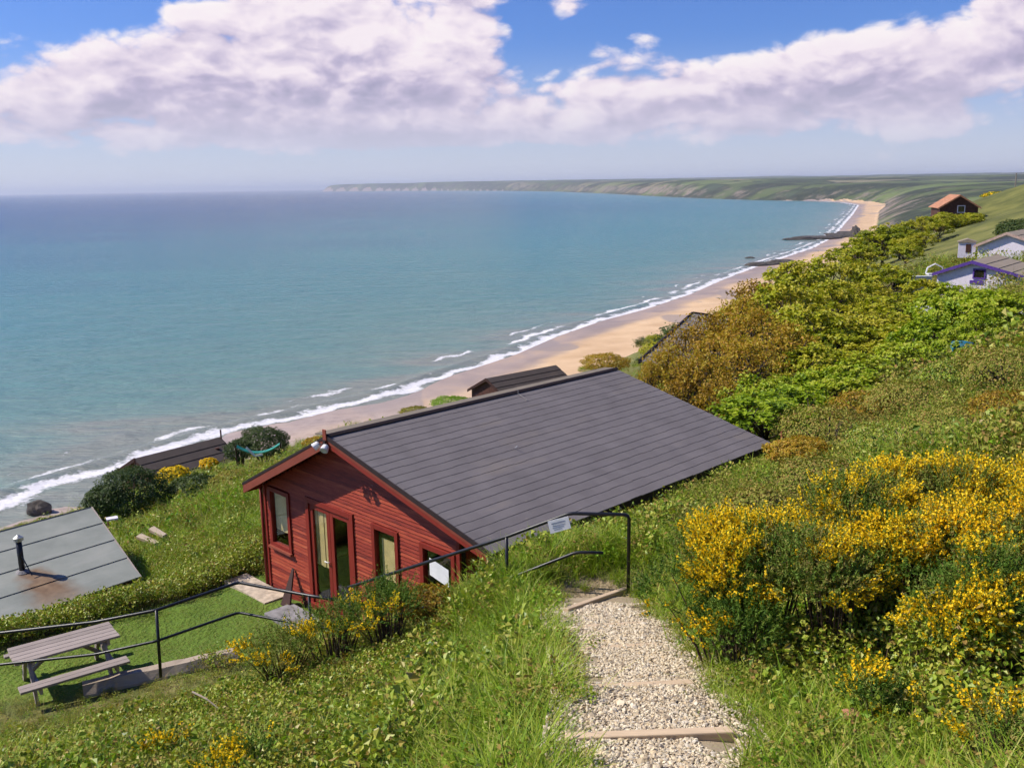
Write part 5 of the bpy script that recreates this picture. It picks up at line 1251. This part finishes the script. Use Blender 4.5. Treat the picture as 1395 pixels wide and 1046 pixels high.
bush('rusty dry bush just behind the cabin apex', 432, 603, 40, 1.3, .5, M_BROWNLEAF, 12, 2500)
bush('dark bushy tree on the grass slope at the right edge above the bungalows', 1385, 314, 85, 4.0, 2.0, M_DARKLEAF, 13, 7000, .14)
for _i, (_x, _y, _l) in enumerate([(1285, 300, 'yellow-green bush below the left end of the terracotta-roofed skyline hut'), (1303, 303, 'yellow-green bush below the middle of the terracotta-roofed skyline hut'), (1325, 300, 'yellow-green bush below the right end of the terracotta-roofed skyline hut')]): bush(_l, _x, _y, 113, 3.2, 1.7, M_SYC, 30 + _i, 3500, .2)
bush('yellow gorse patch on the skyline near the pole', 1362, 266, 138, 5, .9, M_GORSE, 14, 3000, .2, 'gorse', 'gorse_bush', None, .3, .22)

def gorse(label, px_, py_, d, rx, ry, rz_, seed, n_shoot, bloom, group='gorse along the path'):
    """spiny gorse: shoots of narrow spines, pea flowers set along the outer half of the flowering shoots, woody stems below"""
    p = at(px_, py_, d); rg = np.random.default_rng(seed); gz = float(ground(np.array([p.x]), np.array([p.y]))[0])
    o = thing('gorse_bush', label, 'gorse', (p.x, p.y, min(gz, p.z - rz_ * .8)), 0, group); ctr = np.array([0, 0, p.z - o.location.z])
    # a few uneven lobes rather than one ball
    nl = 7; lobe = rg.normal(size=(nl, 3)) * .42; lobe[:, 2] = np.abs(lobe[:, 2]) * .9 - .15; lr = rg.uniform(.42, .70, nl)
    li = rg.integers(0, nl, n_shoot); dv = rg.normal(size=(n_shoot, 3)); dv /= np.linalg.norm(dv, axis=1)[:, None]; dv[:, 2] = np.where(dv[:, 2] < -.3, -dv[:, 2], dv[:, 2])
    c = (lobe[li] + dv * (lr[li] * (.72 + .28 * rg.random(n_shoot)))[:, None]) * np.array([rx, ry, rz_]) + ctr
    keep_ = c[:, 2] > .02; c, dv = c[keep_], dv[keep_]; n = len(c)
    ax = dv * .8 + np.array([0, 0, .6]) + rg.normal(size=(n, 3)) * .28; ax /= np.linalg.norm(ax, axis=1)[:, None]; L = rg.uniform(.09, .20, n) * (1 if d < 10 else 1.2)
    ns = 18; q = np.tile(np.linspace(0, 1, ns), n) + rg.normal(size=n * ns) * .03; A = np.repeat(ax, ns, 0)
    base = np.repeat(c, ns, 0) + A * (q * np.repeat(L, ns))[:, None]
    sp = A * .75 + rg.normal(size=A.shape) * .75; sp /= np.linalg.norm(sp, axis=1)[:, None]; sd_ = np.cross(sp, rg.normal(size=A.shape)); sd_ /= np.linalg.norm(sd_, axis=1)[:, None] + 1e-9
    ln = (rg.uniform(.022, .045, len(base)) * (1.1 - .4 * q))[:, None]; wd = .0055
    v = np.stack([base - sd_ * wd, base + sd_ * wd, base + sp * ln], 1).reshape(-1, 3); f = np.arange(len(v)).reshape(-1, 3)
    link('spines', mesh_np('spines', v, f, M_GORSE, {'leaf': np.repeat(np.repeat(rg.random(n), ns) * .75 + rg.random(len(base)) * .25, 3)}), o)
    mb = MB()
    for i in rg.choice(n, 40): 
        t_ = Vector(c[i]); mb.tube([(t_.x * .2, t_.y * .2, -.3), (t_.x * .6, t_.y * .6, t_.z * .5), t_], [.015, .010, .003], 4, caps=False)
    mb.build('stem', M_TWIG, o)
    patch = vnoise(c[:, 0] + seed * 3, c[:, 1] + c[:, 2] * 1.3, .30) * .7 + vnoise(c[:, 0] - seed, c[:, 1] - c[:, 2], .11) * .3
    fl_ = np.where((patch > np.quantile(patch, 1 - bloom)) & (dv[:, 2] > -.35))[0]; nf = 16
    qf = np.tile(np.linspace(.25, 1.05, nf), len(fl_)); Af = np.repeat(ax[fl_], nf, 0); rd = rg.normal(size=Af.shape); rd -= (rd * Af).sum(1)[:, None] * Af; rd /= np.linalg.norm(rd, axis=1)[:, None] + 1e-9
    fc = np.repeat(c[fl_], nf, 0) + Af * (qf * np.repeat(L[fl_], nf))[:, None] + rd * .013
    m = rg.random(len(fc)) < .8; fc, rd = fc[m], rd[m]
    v, f, a = leaves_np(fc, (.024 if d < 10 else .03) * rg.uniform(.75, 1.25, len(fc)), .25, rg, rd * 1.2, .95, .32)
    link('flowers', mesh_np('flowers', v, f, M_GFLOWER, {'leaf': a}), o)
    return o
gorse('large yellow-flowering gorse bush directly right of the gravel path', 1045, 780, 8.3, .75, .7, .62, 1, 2200, .62)
gorse('gorse shoulder at the foot of the large bush by the path, few flowers', 1010, 855, 8.0, .50, .45, .42, 2, 900, .12)
gorse('topmost gorse bush on the right bank, thick with yellow flowers', 1300, 672, 9.4, .75, .6, .40, 3, 1600, .68)
gorse('gorse bush between the large path-side one and the topmost one', 1180, 725, 8.8, .70, .55, .45, 4, 1500, .55)
gorse('gorse bush at the right edge below the topmost one', 1350, 765, 7.9, .62, .5, .42, 5, 1400, .50)
gorse('sprawling gorse low on the right bank at the right edge', 1335, 865, 6.9, .5, .45, .36, 6, 1100, .42)
gorse('greenish gorse in the hollow beside the large path-side bush', 1140, 800, 7.9, .52, .45, .42, 10, 1100, .34)
gorse('gorse in the middle of the right bank with scattered flowers', 1240, 770, 8.0, .52, .45, .38, 11, 1100, .48)
gorse('small gorse sprig low on the bank near the bottom right', 1205, 960, 6.3, .22, .22, .22, 7, 260, .35)
gorse('gorse with orange-yellow flowers beside the end of the timber baulk', 385, 892, 11.9, .42, .4, .30, 8, 460, .16)
gorse('leggy gorse below the black handrail post by the cabin', 455, 860, 12.0, .42, .4, .28, 12, 420, .10)
gorse('darker gorse in front of the cabin doors', 530, 835, 12.1, .5, .4, .30, 9, 480, .06)
for i, (px_, py_, d, r_, nf, lab) in enumerate([(232, 1026, 8.6, .15, .5, 'little gorse tuft at the bottom left'), (330, 1046, 7.7, .15, .5, 'little gorse tuft at the bottom edge left of centre'), (1380, 1010, 5.4, .2, .4, 'little gorse tuft in the bottom right corner')]):
    gorse(lab, px_, py_, d, r_ * 1.5, r_ * 1.2, r_ * .8, 20 + i, 130, nf)
bush('bronze-leaved bramble bush at the near corner of the cabin', 585, 822, 12.5, .9, .4, M_BROWNLEAF, 40, 2600, .05)
for _i, (_x, _y, _d, _w, _h, _m, _l) in enumerate([
        (1130, 585, 19.5, 2.2, .9, M_WEED, 'olive bush just right of the rusty-red post'), (1190, 560, 21, 2.0, .9, M_BROWNLEAF, 'bronze bush at the foot of the fresh green trees'), (1250, 545, 20, 2.2, .8, M_WEED, 'olive bush in a line across the slope, left one'),
        (1310, 520, 21, 2.2, .9, M_BRAMBLE, 'leafy green bush on the slope below the blue barrel'), (1375, 505, 19, 2.0, .9, M_WEED, 'olive bush at the right edge below the pale shed roof'), (1220, 600, 16, 1.7, .6, M_BRAMBLE, 'low leafy green bush mid-slope above the gorse'),
        (1320, 580, 15, 1.8, .6, M_WEED, 'low olive bush mid-slope above the topmost gorse'), (1385, 560, 14.5, 1.4, .6, M_BROWNLEAF, 'small bronze bush at the right edge above the gorse'), (1120, 650, 14, 1.5, .5, M_WEED, 'low olive bush right of the charcoal roof corner'), (1040, 690, 12.6, 1.2, .45, M_WEED, 'low olive bush above the large path-side gorse'), (1090, 615, 17, 1.2, .5, M_BROWNLEAF, 'small bronze bush below the rusty-red post')]):
    bush(_l, _x, _y, _d, _w, _h, _m, 60 + _i, 5200, .05 if _d > 16 else .04)
# brambles leafing through the gorse on the right bank, brambles round the cabin corner
def patch(px_, py_, d, r_, n, seed, sc=1.0):
    p = at(px_, py_, d); rg = np.random.default_rng(seed); x = p.x + rg.normal(size=n) * r_; y = p.y + rg.normal(size=n) * r_; g_ = ground(x, y)
    return np.stack([x, y, np.maximum(g_, np.minimum(p.z, g_ + .8) - .25 - .6 * ((x - p.x) ** 2 + (y - p.y) ** 2))], 1), rg.random(n) * 6.28, rg.uniform(.8, 1.4, n) * sc
ps = [patch(1200, 800, 8.0, .28, 60, 1), patch(1300, 940, 6.2, .4, 90, 2), patch(1260, 820, 7.4, .3, 60, 3), (patch(1120, 870, 7.7, .3, 50, 4)), patch(1350, 820, 7.0, .25, 50, 5)]
scatter('bramble_growth', 'bramble_clump', *[np.concatenate([q[i] for q in ps]) for i in range(3)], 'green bramble leaves growing through the gorse on the right bank', 'bramble')
# hedge bank beyond the lawn
hp = [on(px_, py_, CAM_Z + LAWN + .1) for px_, py_ in [(-40, 880), (0, 866), (120, 838), (240, 803), (330, 768), (358, 748)]]
rg = np.random.default_rng(77); n = 900; k = rg.random(n) * (len(hp) - 1.001); i0 = k.astype(int); fr = k - i0
hx = np.array([hp[i].x + (hp[i + 1].x - hp[i].x) * f_ for i, f_ in zip(i0, fr)]) + rg.normal(size=n) * .25; hy = np.array([hp[i].y + (hp[i + 1].y - hp[i].y) * f_ for i, f_ in zip(i0, fr)]) + rg.normal(size=n) * .28 + .25
scatter('hedge_bank', 'bramble_clump', np.stack([hx, hy, ground(hx, hy) + rg.random(n) * .18], 1), rg.random(n) * 6.28, rg.uniform(.8, 1.5, n), 'low bramble hedge along the far edge of the lawn', 'hedge')

# loose bits on the banks
for (a, b, lab) in (((262, 942), (302, 968), 'dry bare stick lying on the foreground bank below the timber baulk'), ((1232, 838), (1285, 800), 'pale bare twig sticking out of the gorse on the right bank')):
    d = 10.9 if a[0] < 600 else 7.25
    p, q = at(*a, d), at(*b, d - .1); o = MB().tube([Vector((0, 0, 0)), (q - p) * .5 + Vector((0, 0, .03)), q - p], [.012, .010, .006], 6).build('stick', M_LOG); o.location = p; tag(o, lab, 'stick')
for px_, py_, d, s_, lab in ((1157, 1003, 6.05, .05, 'rounded pinkish stone at the foot of the right bank'), (1163, 975, 6.2, .06, 'rusty brown stone just above the pinkish one')):
    p = at(px_, py_, d); me = stones(px_); me = me.copy(); me.materials.clear(); me.materials.append(M_REDTILE); o = link('stone', me); o.location = p; o.scale = (s_, s_, s_ * 1.5); tag(o, lab, 'stone')
